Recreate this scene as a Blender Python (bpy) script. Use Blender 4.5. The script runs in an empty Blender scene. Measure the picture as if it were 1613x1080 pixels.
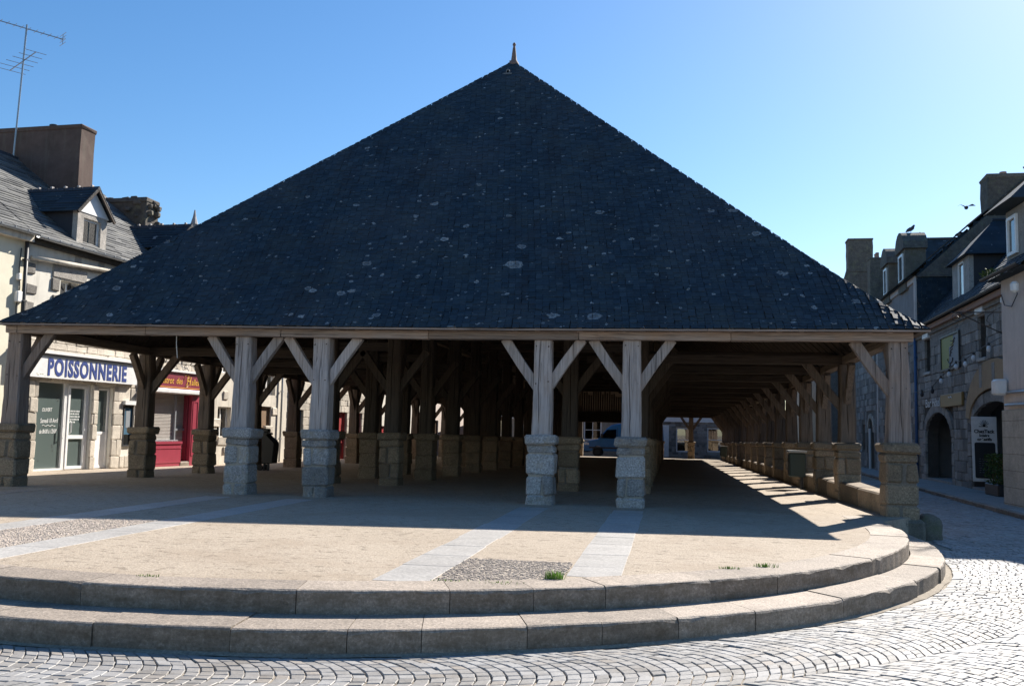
import bpy, bmesh, math, random
from mathutils import Vector, Matrix
random.seed(7)
R = random.Random(11)
SC = bpy.context.scene
COL = SC.collection
PI = math.pi

# ------------------------------------------------------------------ camera
FPX, YAW, PITCH, ROLL = 1500.0, .1657, .0907, .0213
CAMP = Vector((4.2874, -16.7809, 1.284))
def cam_basis():
    cy, sy = math.cos(YAW), math.sin(YAW)
    f = Vector((-sy*math.cos(PITCH), cy*math.cos(PITCH), math.sin(PITCH)))
    r = Vector((cy, sy, 0)); u = r.cross(f)
    return (r*math.cos(ROLL)+u*math.sin(ROLL), u*math.cos(ROLL)-r*math.sin(ROLL), f)
CR, CU, CF = cam_basis()
cam = bpy.data.cameras.new('camera'); camo = bpy.data.objects.new('camera', cam); COL.objects.link(camo)
cam.sensor_fit = 'HORIZONTAL'; cam.sensor_width = 36; cam.lens = FPX/1613*36
cam.clip_start = .1; cam.clip_end = 2000
m3 = Matrix((CR, CU, -CF)).transposed()
camo.matrix_world = Matrix.Translation(CAMP) @ m3.to_4x4()
SC.camera = camo
def visible(p, mx=260, my=180):
    """is a point inside (or near) the camera's field, so that only plausible ground is paved stone by stone"""
    d = Vector(p)-CAMP; z = d.dot(CF)
    if z < .5: return False
    u = 806.5+FPX*d.dot(CR)/z; v = 540-FPX*d.dot(CU)/z
    return -mx < u < 1613+mx and -my < v < 1080+my

# ------------------------------------------------------------------ light
SUN_AZ, SUN_EL = math.radians(29.1), math.radians(35.6)
w = bpy.data.worlds.new('World'); SC.world = w; w.use_nodes = True
nt = w.node_tree; nt.nodes.clear()
sky = nt.nodes.new('ShaderNodeTexSky'); sky.sky_type = 'NISHITA'; sky.sun_disc = False
sky.sun_elevation = SUN_EL; sky.sun_rotation = SUN_AZ
sky.altitude = 0; sky.air_density = 1.0; sky.dust_density = .36; sky.ozone_density = 3.0
bg = nt.nodes.new('ShaderNodeBackground'); bg.inputs[1].default_value = .073
wo = nt.nodes.new('ShaderNodeOutputWorld')
hs = nt.nodes.new('ShaderNodeHueSaturation'); hs.inputs['Saturation'].default_value = 1.24
nt.links.new(sky.outputs[0], hs.inputs['Color']); nt.links.new(hs.outputs[0], bg.inputs[0]); nt.links.new(bg.outputs[0], wo.inputs[0])
sl = bpy.data.lights.new('sun', 'SUN'); sl.energy = 5.0; sl.angle = math.radians(.5); sl.color = (1, .94, .85)
so = bpy.data.objects.new('sun', sl); COL.objects.link(so)
sd = Vector((math.sin(SUN_AZ)*math.cos(SUN_EL), math.cos(SUN_AZ)*math.cos(SUN_EL), math.sin(SUN_EL)))
so.rotation_euler = sd.to_track_quat('Z', 'Y').to_euler(); so.location = (20, 40, 30)
SC.view_settings.view_transform = 'Standard'; SC.view_settings.look = 'None'
SC.view_settings.exposure = 1.15; SC.view_settings.gamma = 1
try: SC.view_settings.use_curve_mapping = False
except Exception: pass

# ------------------------------------------------------------------ materials
MATS = {}
def nd(nt, t, **kw):
    n = nt.nodes.new(t)
    for k, v in kw.items():
        if k in n.inputs: n.inputs[k].default_value = v
        else: setattr(n, k, v)
    return n
def c4(c): return (c[0], c[1], c[2], 1)
class MB_:
    """small node-material builder"""
    def __init__(s, name, rough=.85, spec=.3):
        s.m = bpy.data.materials.new(name); s.m.use_nodes = True; s.nt = s.m.node_tree
        s.b = s.nt.nodes['Principled BSDF']; s.b.inputs['Roughness'].default_value = rough
        s.b.inputs['Specular IOR Level'].default_value = spec
        s.tc = s.nt.nodes.new('ShaderNodeNewGeometry'); s.co = s.tc.outputs['Position']
        s.col = None; s.h = None
        MATS[name] = s.m
    def L(s, a, b): s.nt.links.new(a, b)
    def mapping(s, scale):
        n = nd(s.nt, 'ShaderNodeMapping'); n.inputs['Scale'].default_value = scale; s.L(s.co, n.inputs['Vector']); return n.outputs[0]
    def noise(s, scale, detail=4, rough=.6, vec=None, dist=0):
        n = nd(s.nt, 'ShaderNodeTexNoise'); n.inputs['Scale'].default_value = scale; n.inputs['Detail'].default_value = detail
        n.inputs['Roughness'].default_value = rough; n.inputs['Distortion'].default_value = dist
        s.L(vec or s.co, n.inputs['Vector']); return n.outputs['Fac']
    def vor(s, scale, feature='F1', vec=None, out='Distance', rnd=1):
        n = nd(s.nt, 'ShaderNodeTexVoronoi'); n.feature = feature; n.inputs['Scale'].default_value = scale
        n.inputs['Randomness'].default_value = rnd
        s.L(vec or s.co, n.inputs['Vector']); return n.outputs[out]
    def ramp(s, fac, stops):
        n = nd(s.nt, 'ShaderNodeValToRGB'); e = n.color_ramp.elements
        while len(e) < len(stops): e.new(.5)
        for i, (p, c) in enumerate(stops):
            e[i].position = p; e[i].color = c4(c) if not isinstance(c, (int, float)) else (c, c, c, 1)
        s.L(fac, n.inputs[0]); return n.outputs[0]
    def math(s, op, a, b=None):
        n = nd(s.nt, 'ShaderNodeMath'); n.operation = op
        for i, v in enumerate((a, b)):
            if v is None: continue
            if isinstance(v, (int, float)): n.inputs[i].default_value = v
            else: s.L(v, n.inputs[i])
        return n.outputs[0]
    def mix(s, a, b, fac, mode='MIX'):
        n = nd(s.nt, 'ShaderNodeMix'); n.data_type = 'RGBA'; n.blend_type = mode
        for sock, v in ((n.inputs[6], a), (n.inputs[7], b)):
            if isinstance(v, tuple): sock.default_value = c4(v)
            else: s.L(v, sock)
        if isinstance(fac, (int, float)): n.inputs[0].default_value = fac
        else: s.L(fac, n.inputs[0])
        return n.outputs[2]
    def attr(s, name='tint'):
        n = nd(s.nt, 'ShaderNodeAttribute'); n.attribute_name = name; return n.outputs['Fac']
    def objrand(s):
        n = nd(s.nt, 'ShaderNodeObjectInfo'); return n.outputs['Random']
    def done(s, col, height=None, bump=.3, dist=.02, rough=None):
        if isinstance(col, tuple): s.b.inputs['Base Color'].default_value = c4(col)
        else: s.L(col, s.b.inputs['Base Color'])
        if height is not None:
            n = nd(s.nt, 'ShaderNodeBump'); n.inputs['Strength'].default_value = bump; n.inputs['Distance'].default_value = dist
            s.L(height, n.inputs['Height']); s.L(n.outputs[0], s.b.inputs['Normal'])
        if rough is not None: s.L(rough, s.b.inputs['Roughness'])
        return s.m
def sc(c, k): return tuple(min(1, x*k) for x in c)

def mat_stone(name, base, var=.35, speck=.25, scale=1, rough=.85, moss=None, bump=.5, orand=.25, stain=.5, face_dirt=None):
    """granite: fine speckle, blotches, dark stains, optional lichen"""
    s = MB_(name, rough)
    a = s.noise(34*scale, 4, .75); b = s.noise(5*scale, 5, .65); c = s.noise(1.3*scale, 4, .6)
    col = s.ramp(b, [(.25, sc(base, 1-var)), (.5, base), (.78, sc(base, 1+var))])
    col = s.mix(col, s.ramp(a, [(.34, sc(base, .2)), (.46, sc(base, .75)), (.56, base), (.66, sc(base, 1.75))]), speck)
    col = s.mix(col, sc(base, .35), s.math('MULTIPLY', s.ramp(c, [(.5, 0.), (.75, 1.)]), stain))
    if moss:
        d = s.noise(3.1*scale, 5, .7)
        col = s.mix(col, moss, s.math('MULTIPLY', s.ramp(d, [(.52, 0.), (.68, 1.)]), .7))
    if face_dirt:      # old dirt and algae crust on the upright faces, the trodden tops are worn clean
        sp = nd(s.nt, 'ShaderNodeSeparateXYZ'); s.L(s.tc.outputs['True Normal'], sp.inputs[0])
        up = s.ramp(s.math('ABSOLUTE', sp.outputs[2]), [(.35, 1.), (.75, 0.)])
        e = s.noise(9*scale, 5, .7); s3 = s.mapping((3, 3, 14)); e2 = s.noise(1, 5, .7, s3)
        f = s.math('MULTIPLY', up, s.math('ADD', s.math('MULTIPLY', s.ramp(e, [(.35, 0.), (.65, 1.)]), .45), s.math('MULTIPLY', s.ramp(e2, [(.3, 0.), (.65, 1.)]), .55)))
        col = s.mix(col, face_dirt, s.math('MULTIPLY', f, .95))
    r = s.objrand(); k = s.math('ADD', s.math('MULTIPLY', r, orand*2), 1-orand)
    mm = nd(s.nt, 'ShaderNodeVectorMath'); mm.operation = 'SCALE'; s.L(col, mm.inputs[0]); s.L(k, mm.inputs['Scale'])
    h = s.math('ADD', s.math('MULTIPLY', a, .35), b)
    return s.done(mm.outputs[0], h, bump, .02)
def mat_wood(name, base, axis, rough=.8, var=.55, crack=.8):
    s = MB_(name, rough, .25)
    sl_ = [34, 34, 34]; sl_[axis] = 1.6
    v = s.mapping(tuple(sl_)); n1 = s.noise(1, 5, .65, v, .4)
    s2 = [14, 14, 14]; s2[axis] = .45
    v2 = s.mapping(tuple(s2)); n2 = s.noise(1, 4, .6, v2, .8)
    b = s.noise(1.7, 4, .6)
    col = s.ramp(n1, [(.28, sc(base, 1-var)), (.5, base), (.75, sc(base, 1+var*.8))])
    col = s.mix(col, sc(base, .3), s.math('MULTIPLY', s.ramp(n2, [(.60, 0.), (.645, 1.)]), crack))
    col = s.mix(col, (base[0]*1.25, base[1]*1.05, base[2]*.85), s.math('MULTIPLY', s.ramp(b, [(.45, 0.), (.7, 1.)]), .45))
    r = s.objrand(); k = s.math('ADD', s.math('MULTIPLY', r, .4), .8)
    mm = nd(s.nt, 'ShaderNodeVectorMath'); mm.operation = 'SCALE'; s.L(col, mm.inputs[0]); s.L(k, mm.inputs['Scale'])
    h = s.math('SUBTRACT', n1, s.math('MULTIPLY', s.ramp(n2, [(.58, 0.), (.7, 1.)]), .8))
    return s.done(mm.outputs[0], h, .55, .012)
def mat_plaster(name, base, var=.14, stain=.3, rough=.9, scale=1, dirt=(.16, .14, .11)):
    s = MB_(name, rough, .2)
    a = s.noise(2.2*scale, 6, .65); b = s.noise(40, 3, .6); c = s.noise(.9*scale, 5, .7)
    col = s.ramp(a, [(.3, sc(base, 1-var)), (.55, base), (.75, sc(base, 1+var))])
    v = s.mapping((6, 6, .55)); d = s.noise(1, 5, .7, v)
    col = s.mix(col, dirt, s.math('MULTIPLY', s.ramp(d, [(.52, 0.), (.75, 1.)]), stain))
    col = s.mix(col, dirt, s.math('MULTIPLY', s.ramp(c, [(.55, 0.), (.78, 1.)]), stain))
    return s.done(col, s.math('ADD', b, a), .25, .01)
def mat_plain(name, base, rough=.5, spec=.5, metal=0, var=.08):
    s = MB_(name, rough, spec); s.b.inputs['Metallic'].default_value = metal
    a = s.noise(6, 4, .6)
    return s.done(s.ramp(a, [(.3, sc(base, 1-var)), (.7, sc(base, 1+var))]), a, .04, .01)
def mat_glass(name, tint=(.5, .6, .58), refl=.16, rough=.02, lit_tint=None):
    m = bpy.data.materials.new(name); m.use_nodes = True; nt = m.node_tree; nt.nodes.clear(); MATS[name] = m
    o = nt.nodes.new('ShaderNodeOutputMaterial'); mx = nt.nodes.new('ShaderNodeMixShader')
    t = nt.nodes.new('ShaderNodeBsdfTransparent'); t.inputs[0].default_value = c4(tint)
    g = nt.nodes.new('ShaderNodeBsdfGlossy'); g.inputs['Roughness'].default_value = rough
    lw = nt.nodes.new('ShaderNodeLayerWeight'); lw.inputs[0].default_value = .35
    ad = nt.nodes.new('ShaderNodeMath'); ad.operation = 'ADD'; ad.use_clamp = True; ad.inputs[1].default_value = refl
    nt.links.new(lw.outputs['Fresnel'], ad.inputs[0]); nt.links.new(ad.outputs[0], mx.inputs[0])
    body = t.outputs[0]
    if lit_tint:  # diffuse colour painted into the pane for reflections and light from the room
        df = nt.nodes.new('ShaderNodeBsdfDiffuse'); df.inputs[0].default_value = c4(lit_tint[0]); m2 = nt.nodes.new('ShaderNodeMixShader'); m2.inputs[0].default_value = lit_tint[1]
        nt.links.new(t.outputs[0], m2.inputs[1]); nt.links.new(df.outputs[0], m2.inputs[2]); body = m2.outputs[0]
    nt.links.new(body, mx.inputs[1]); nt.links.new(g.outputs[0], mx.inputs[2]); nt.links.new(mx.outputs[0], o.inputs[0])
    return m

def mat_slate():
    s = MB_('slate', .72, .25)
    tint = s.attr('tint')
    base = s.ramp(tint, [(0, (.009, .020, .031)), (.45, (.015, .032, .049)), (.85, (.028, .048, .066)), (1, (.05, .073, .09))])
    n = s.noise(1.1, 5, .7); col = s.mix(base, (.042, .055, .055), s.math('MULTIPLY', s.ramp(n, [(.45, 0.), (.7, 1.)]), .6))
    vm = s.mapping((1.6, .35, .35)); n2 = s.noise(1.3, 6, .7, vm); col = s.mix(col, (.012, .015, .02), s.math('MULTIPLY', s.ramp(n2, [(.5, 0.), (.68, 1.)]), .7))
    n3 = s.noise(.4, 3, .6); col = s.mix(col, (.05, .058, .066), s.math('MULTIPLY', s.ramp(n3, [(.45, 0.), (.65, 1.)]), .4))
    # lichen rosettes: pale rings of their own size, more of them low on the roof
    sep = nd(s.nt, 'ShaderNodeSeparateXYZ'); s.L(s.co, sep.inputs[0])
    low = s.ramp(s.math('DIVIDE', sep.outputs[2], 11.3), [(.27, 1.), (.55, .62), (.85, .25)])
    wob = nd(s.nt, 'ShaderNodeTexNoise'); wob.inputs['Scale'].default_value = 9; wob.inputs['Detail'].default_value = 4
    s.L(s.co, wob.inputs['Vector'])
    tot = None
    for k, (scl, thr, rmax, soff) in enumerate(((1.7, .26, .22, (0, 0, 0)), (3.1, .36, .22, (7.3, 1.1, 3.7)), (6.0, .34, .21, (2.9, 8.8, 5.1)), (10.0, .2, .2, (1.9, 4.8, 2.1)))):
        mp = nd(s.nt, 'ShaderNodeMapping'); mp.inputs['Location'].default_value = soff; mp.inputs['Scale'].default_value = (.85, 1, 1.1)
        ad = nd(s.nt, 'ShaderNodeVectorMath'); ad.operation = 'MULTIPLY_ADD'
        s.L(wob.outputs['Color'], ad.inputs[0]); ad.inputs[1].default_value = (.13, .13, .13); s.L(s.co, ad.inputs[2])
        s.L(ad.outputs[0], mp.inputs['Vector'])
        v = nd(s.nt, 'ShaderNodeTexVoronoi'); v.inputs['Scale'].default_value = scl; s.L(mp.outputs[0], v.inputs['Vector'])
        sr = nd(s.nt, 'ShaderNodeSeparateColor'); s.L(v.outputs['Color'], sr.inputs[0])
        keep = s.math('LESS_THAN', sr.outputs[0], s.math('MULTIPLY', low, thr*1.65))
        rad = s.math('ADD', s.math('MULTIPLY', s.math('POWER', sr.outputs[1], 2.0), rmax), .05)
        q = s.math('DIVIDE', v.outputs['Distance'], rad)
        ring = s.ramp(q, [(0, .85), (.3, .5), (.58, .5), (.78, 1.), (.95, .8), (1., 0.)])
        f = s.math('MULTIPLY', s.math('MULTIPLY', ring, keep), s.math('ADD', s.math('MULTIPLY', sr.outputs[2], .5), .5))
        tot = f if tot is None else s.math('MAXIMUM', tot, f)
    br = s.noise(60, 3, .7)
    tot = s.math('MULTIPLY', tot, s.ramp(br, [(.38, .25), (.52, 1.)]))
    col = s.mix(col, (.37, .40, .41), s.math('MULTIPLY', tot, .95))
    return s.done(col, s.noise(30, 4, .6), .2, .006)
def mat_greyslate():
    s = MB_('slate_grey', .75, .25); t = s.attr('tint')
    col = s.ramp(t, [(0, (.075, .075, .075)), (.4, (.12, .12, .118)), (.8, (.17, .168, .16))]); n = s.noise(2.2, 6, .7)
    col = s.mix(col, (.21, .205, .185), s.math('MULTIPLY', s.ramp(n, [(.5, 0.), (.7, 1.)]), .7)); n2 = s.noise(12, 5, .7); col = s.mix(col, (.05, .05, .05), s.math('MULTIPLY', s.ramp(n2, [(.55, 0.), (.7, 1.)]), .6))
    return s.done(col, n2, .3, .01)
def mat_cobble():
    s = MB_('cobble_granite', .6, .3)
    tint = s.attr('tint'); r = s.objrand()
    t = s.math('FRACT', s.math('ADD', tint, s.math('MULTIPLY', r, 1)))
    base = s.ramp(t, [(0, (.15, .135, .12)), (.1, (.22, .205, .19)), (.45, (.275, .262, .25)), (.8, (.335, .325, .315)), (1, (.28, .24, .20))])
    a = s.noise(60, 4, .75); b = s.noise(14, 4, .6)
    col = s.mix(base, s.ramp(a, [(.3, (.10, .10, .10)), (.55, (.33, .33, .32)), (.75, (.6, .59, .57))]), .25)
    dn = s.noise(1.1, 5, .7); base_ = s.ramp(dn, [(.5, 0.), (.7, 1.)]); col = s.mix(col, (.19, .165, .135), s.math('MULTIPLY', base_, .6))
    rg = s.ramp(b, [(.3, .5), (.7, .7)])
    return s.done(col, s.math('ADD', s.math('MULTIPLY', a, .3), b), .35, .012, rg)
def mat_sand():
    s = MB_('sanded_floor', .9, .2)
    a = s.noise(.55, 5, .6); b = s.noise(38, 4, .75); c = s.noise(5, 6, .75)
    col = s.ramp(a, [(.3, (.345, .28, .21)), (.55, (.405, .335, .26)), (.75, (.45, .375, .295))])
    col = s.mix(col, s.ramp(b, [(.32, (.12, .10, .08)), (.48, (.33, .275, .215)), (.68, (.58, .5, .41))]), .5)
    v = s.mapping((1.5, 3.2, 1)); d = s.noise(3.4, 8, .8, v)
    col = s.mix(col, (.12, .095, .07), s.math('MULTIPLY', s.ramp(d, [(.55, 0.), (.60, 1.)]), .85))
    col = s.mix(col, (.47, .39, .31), s.math('MULTIPLY', s.ramp(c, [(.55, 0.), (.75, 1.)]), .5))
    e = s.noise(.32, 4, .65, None, 1.2); col = s.mix(col, (.29, .225, .165), s.math('MULTIPLY', s.ramp(e, [(.5, 0.), (.62, 1.)]), .4))
    wp = nd(s.nt, 'ShaderNodeTexNoise'); wp.inputs['Scale'].default_value = 2.2; wp.inputs['Detail'].default_value = 5; s.L(s.co, wp.inputs['Vector'])
    wa = nd(s.nt, 'ShaderNodeVectorMath'); wa.operation = 'MULTIPLY_ADD'; s.L(wp.outputs['Color'], wa.inputs[0]); wa.inputs[1].default_value = (.5, .5, 0); s.L(s.co, wa.inputs[2])
    ck = s.vor(1.1, 'DISTANCE_TO_EDGE', wa.outputs[0]); ms = s.noise(.8, 3, .6)
    ckf = s.math('MULTIPLY', s.ramp(ck, [(.004, 1.), (.010, 0.)]), s.ramp(ms, [(.54, 0.), (.6, 1.)])); col = s.mix(col, (.16, .13, .10), s.math('MULTIPLY', ckf, .45))
    return s.done(col, s.math('ADD', s.math('MULTIPLY', b, .6), c), .7, .02)

mat_slate(); mat_greyslate(); mat_cobble(); mat_sand()
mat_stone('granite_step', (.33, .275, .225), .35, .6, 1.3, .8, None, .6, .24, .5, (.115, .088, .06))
mat_stone('granite_slab', (.40, .38, .355), .2, .4, .8, .55, None, .3, .08, .25)
mat_stone('granite_plinth', (.33, .315, .305), .5, .75, 1, .85, (.33, .27, .20), .6, .25, .9)
mat_stone('granite_warm', (.25, .19, .13), .45, .65, 1, .85, (.24, .17, .125), .55, .28, .8)
mat_stone('granite_wall', (.31, .285, .255), .4, .5, 1, .9, None, .7, .4)
mat_stone('granite_pale', (.54, .48, .40), .25, .3, 1, .9, None, .5, .2)
mat_stone('rubble_chimney', (.13, .115, .10), .5, .4, 1.4, .95, (.2, .19, .12), .9, .2)
mat_stone('boulder_granite', (.17, .15, .12), .4, .4, 1.2, .9, (.13, .13, .07), .8, .1)
mat_stone('step_bed', (.19, .16, .13), .2, .3, 1, .95, None, .5, .02, .2); mat_stone('mortar', (.36, .31, .25), .2, .2, 1, .95, None, .5, .05, .3)
mat_stone('dark_joint', (.085, .075, .065), .3, .3, 1, .95, None, .5, .02, .2)
mat_stone('bedding_sand', (.30, .255, .20), .25, .5, 1, .95, None, .5, .02, .2)
mat_stone('pebble', (.46, .39, .33), .5, .3, 2, .8, None, .4, .3, .2)
mat_stone('pavement', (.33, .31, .285), .2, .35, 1, .85, None, .3, .05, .4)
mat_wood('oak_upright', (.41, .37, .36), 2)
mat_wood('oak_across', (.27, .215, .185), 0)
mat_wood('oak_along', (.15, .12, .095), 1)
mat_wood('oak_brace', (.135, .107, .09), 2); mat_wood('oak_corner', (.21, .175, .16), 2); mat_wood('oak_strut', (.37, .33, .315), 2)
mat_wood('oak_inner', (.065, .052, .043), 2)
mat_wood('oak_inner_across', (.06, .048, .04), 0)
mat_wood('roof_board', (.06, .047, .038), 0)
mat_wood('brown_door', (.20, .13, .08), 2)
mat_plaster('cream_render', (.72, .67, .53), .06, .14)
mat_plaster('white_render', (.70, .66, .58), .12, .3)
mat_plaster('pale_render', (.64, .58, .49), .16, .45)
mat_plaster('grey_render', (.30, .28, .27), .14, .4)
mat_plaster('beige_render', (.64, .55, .49), .08, .3)
mat_plaster('ochre_render', (.44, .31, .19), .12, .4)
mat_plaster('chimney_render', (.115, .08, .068), .25, .5)
mat_plain('white_paint', (.74, .73, .71), .45); mat_plain('white_frame', (.78, .77, .75), .4)
mat_plain('red_paint', (.31, .035, .06), .4); mat_plain('maroon_paint', (.20, .022, .04), .4); mat_plain('gold_paint', (.78, .42, .06), .45)
mat_plain('blue_lettering', (.008, .035, .20), .5); mat_plain('pink_logo', (.55, .05, .14), .5); mat_plain('white_lettering', (.8, .8, .78), .6)
mat_plain('zinc', (.36, .38, .40), .45, .5, .6); mat_plain('dark_metal', (.03, .03, .032), .5); mat_plain('black_plastic', (.014, .015, .016), .5)
mat_plain('green_metal', (.035, .055, .05), .5); mat_plain('blue_paint', (.05, .12, .26), .45); mat_plain('shutter', (.40, .365, .33), .55)
mat_plain('dark_room', (.03, .03, .03), .9); mat_plain('shop_room', (.16, .20, .19), .9); mat_plain('van_paint', (.02, .15, .36), .35); mat_plain('tyre', (.02, .02, .02), .9)
mat_plain('brass_sign', (.25, .15, .045), .45); mat_plain('slate_dark', (.035, .036, .042), .8); mat_plain('lead', (.33, .30, .29), .6); mat_plain('finial_clay', (.14, .10, .09), .8); mat_plain('vent_zinc', (.10, .12, .14), .6)
mat_plain('terracotta', (.34, .2, .14), .8); mat_plain('aluminium', (.3, .32, .34), .4, .5, .8)
mat_plain('chalkboard', (.012, .013, .015), .6); mat_plain('poster_green', (.30, .31, .08), .6); mat_plain('poster_grey', (.22, .24, .26), .6)
mat_plain('grass_blade', (.20, .32, .045), .7, .3, 0, .3); mat_plain('leaf', (.06, .10, .025), .7, .3, 0, .35); mat_plain('bird_grey', (.07, .07, .08), .8); mat_plain('headlamp', (.6, .6, .6), .15)
mat_plain('red_door', (.36, .04, .04), .45); mat_plain('blue_door', (.05, .13, .2), .45); mat_plain('bulb_white', (.7, .72, .75), .3); mat_plain('bulb_black', (.03, .03, .035), .5)
mat_glass('shop_glass', (.42, .52, .50), .10, .02, ((.15, .19, .18), .75)); mat_glass('window_glass', (.3, .34, .36), .18); mat_glass('van_glass', (.25, .3, .33), .2)

# ------------------------------------------------------------------ mesh helpers
ORG = {}
def setp(o, label=None, cat=None, group=None, kind=None):
    if label: o['label'] = label
    if cat: o['category'] = cat
    if group: o['group'] = group
    if kind: o['kind'] = kind
def thing(name, label, cat, loc=(0, 0, 0), group=None):
    o = bpy.data.objects.new(name, None); COL.objects.link(o); o.location = loc; o.empty_display_size = .3
    setp(o, label, cat, group); ORG[o.name] = Vector(loc); return o
class G:
    def __init__(s, T=None): s.v = []; s.f = []; s.t = []; s.T = T
    def add(s, vs, fs, tint=None):
        n = len(s.v); s.v.extend([s.T(p) if s.T else p for p in vs]); s.f.extend([tuple(i+n for i in f) for f in fs])
        if tint is not None: s.t.extend([tint]*len(fs))
        return s
    def box(s, x0, x1, y0, y1, z0, z1):
        return s.add([(x0,y0,z0),(x1,y0,z0),(x1,y1,z0),(x0,y1,z0),(x0,y0,z1),(x1,y0,z1),(x1,y1,z1),(x0,y1,z1)],
                     [(0,3,2,1),(4,5,6,7),(0,1,5,4),(1,2,6,5),(2,3,7,6),(3,0,4,7)])
    def stone(s, x0, x1, y0, y1, z0, z1, b=.015, j=.006, rr=R):
        """box with chamfered edges and slightly wandering corners"""
        vs = []; cx, cy, cz = (x0+x1)/2, (y0+y1)/2, (z0+z1)/2; hx, hy, hz = (x1-x0)/2, (y1-y0)/2, (z1-z0)/2
        b = min(b, hx*.4, hy*.4, hz*.4); idx = {}
        for sx in (-1, 1):
            for sy in (-1, 1):
                for sz in (-1, 1):
                    jx, jy, jz = rr.uniform(-j, j), rr.uniform(-j, j), rr.uniform(-j, j)
                    for a in range(3):
                        p = [cx+sx*(hx-(b if a != 0 else 0))+jx, cy+sy*(hy-(b if a != 1 else 0))+jy, cz+sz*(hz-(b if a != 2 else 0))+jz]
                        idx[(sx, sy, sz, a)] = len(vs); vs.append(tuple(p))
        I = lambda *k: idx[k]
        fs = []
        for a in range(3):
            o = [q for q in range(3) if q != a]
            for sg in (-1, 1):
                ring = []
                for (u, v) in ((-1,-1),(1,-1),(1,1),(-1,1)):
                    k = [0,0,0]; k[a] = sg; k[o[0]] = u; k[o[1]] = v; ring.append(I(*k, a))
                fl = (sg > 0) ^ (a == 1)
                fs.append(tuple(ring if fl else ring[::-1]))
        for a in range(3):       # chamfers along axis a
            o = [q for q in range(3) if q != a]
            for u in (-1, 1):
                for v in (-1, 1):
                    k0 = [0,0,0]; k1 = [0,0,0]; k0[a] = -1; k1[a] = 1
                    for k in (k0, k1): k[o[0]] = u; k[o[1]] = v
                    q = [I(*k0, o[0]), I(*k1, o[0]), I(*k1, o[1]), I(*k0, o[1])]
                    fl = ((u*v) > 0) ^ (a == 1)
                    fs.append(tuple(q[::-1] if fl else q))
        for sx in (-1, 1):
            for sy in (-1, 1):
                for sz in (-1, 1):
                    q = [I(sx,sy,sz,0), I(sx,sy,sz,1), I(sx,sy,sz,2)]
                    fs.append(tuple(q if sx*sy*sz > 0 else q[::-1]))
        return s.add(vs, fs)
    def prism(s, poly, axis, a0, a1):
        """polygon in the two other axes (cyclic order) pulled along axis"""
        n = len(poly); vs = []
        for a in (a0, a1):
            for (p, q) in poly:
                vs.append({0: (a, p, q), 1: (p, a, q), 2: (p, q, a)}[axis])
        fs = [tuple(range(n))[::-1], tuple(range(n, 2*n))]+[(i, (i+1) % n, n+(i+1) % n, n+i) for i in range(n)]
        return s.add(vs, fs)
    def beam(s, p, q, w_, h_, up=(0, 0, 1), w2=None, h2=None, jit=0):
        p, q = Vector(p), Vector(q); d = (q-p).normalized(); u = Vector(up)
        if abs(d.dot(u)) > .99: u = Vector((0, 1, 0))
        r = d.cross(u).normalized(); u = r.cross(d)
        vs = []
        for (c, ww, hh) in ((p, w_, h_), (q, w2 or w_, h2 or h_)):
            for (a, b) in ((-1,-1),(1,-1),(1,1),(-1,1)):
                vs.append(tuple(c+r*(a*ww/2+R.uniform(-jit, jit))+u*(b*hh/2+R.uniform(-jit, jit))))
        return s.add(vs, [(0,3,2,1),(4,5,6,7),(0,1,5,4),(1,2,6,5),(2,3,7,6),(3,0,4,7)])
    def tube(s, pts, r, n=8, cap=True):
        pts = [Vector(p) for p in pts]; rings = []; rs = r if isinstance(r, (list, tuple)) else [r]*len(pts)
        for i, p in enumerate(pts):
            d = (pts[min(i+1, len(pts)-1)]-pts[max(i-1, 0)]).normalized()
            u = Vector((0, 0, 1)) if abs(d.z) < .9 else Vector((1, 0, 0))
            a = d.cross(u).normalized(); b = d.cross(a)
            rings.append([tuple(p+a*math.cos(2*PI*k/n)*rs[i]+b*math.sin(2*PI*k/n)*rs[i]) for k in range(n)])
        vs = sum(rings, []); fs = []
        for i in range(len(pts)-1):
            for k in range(n): fs.append((i*n+k, i*n+(k+1) % n, (i+1)*n+(k+1) % n, (i+1)*n+k))
        if cap: fs += [tuple(range(n)), tuple(range((len(pts)-1)*n, len(pts)*n))[::-1]]
        return s.add(vs, fs)
    def lathe(s, prof, c, n=12):
        vs = []; m = len(prof)
        for (r, z) in prof:
            for k in range(n): vs.append((c[0]+r*math.cos(2*PI*k/n), c[1]+r*math.sin(2*PI*k/n), c[2]+z))
        fs = [(i*n+k, i*n+(k+1) % n, (i+1)*n+(k+1) % n, (i+1)*n+k) for i in range(m-1) for k in range(n)]
        fs += [tuple(range(n))[::-1], tuple(range((m-1)*n, m*n))]
        return s.add(vs, fs)
def shear(y):  return -.0094*max(y, 0)          # the square falls gently away from the steps
def link(o, parent, name):
    COL.objects.link(o)
    if parent is not None: o.parent = parent
    return o
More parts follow.
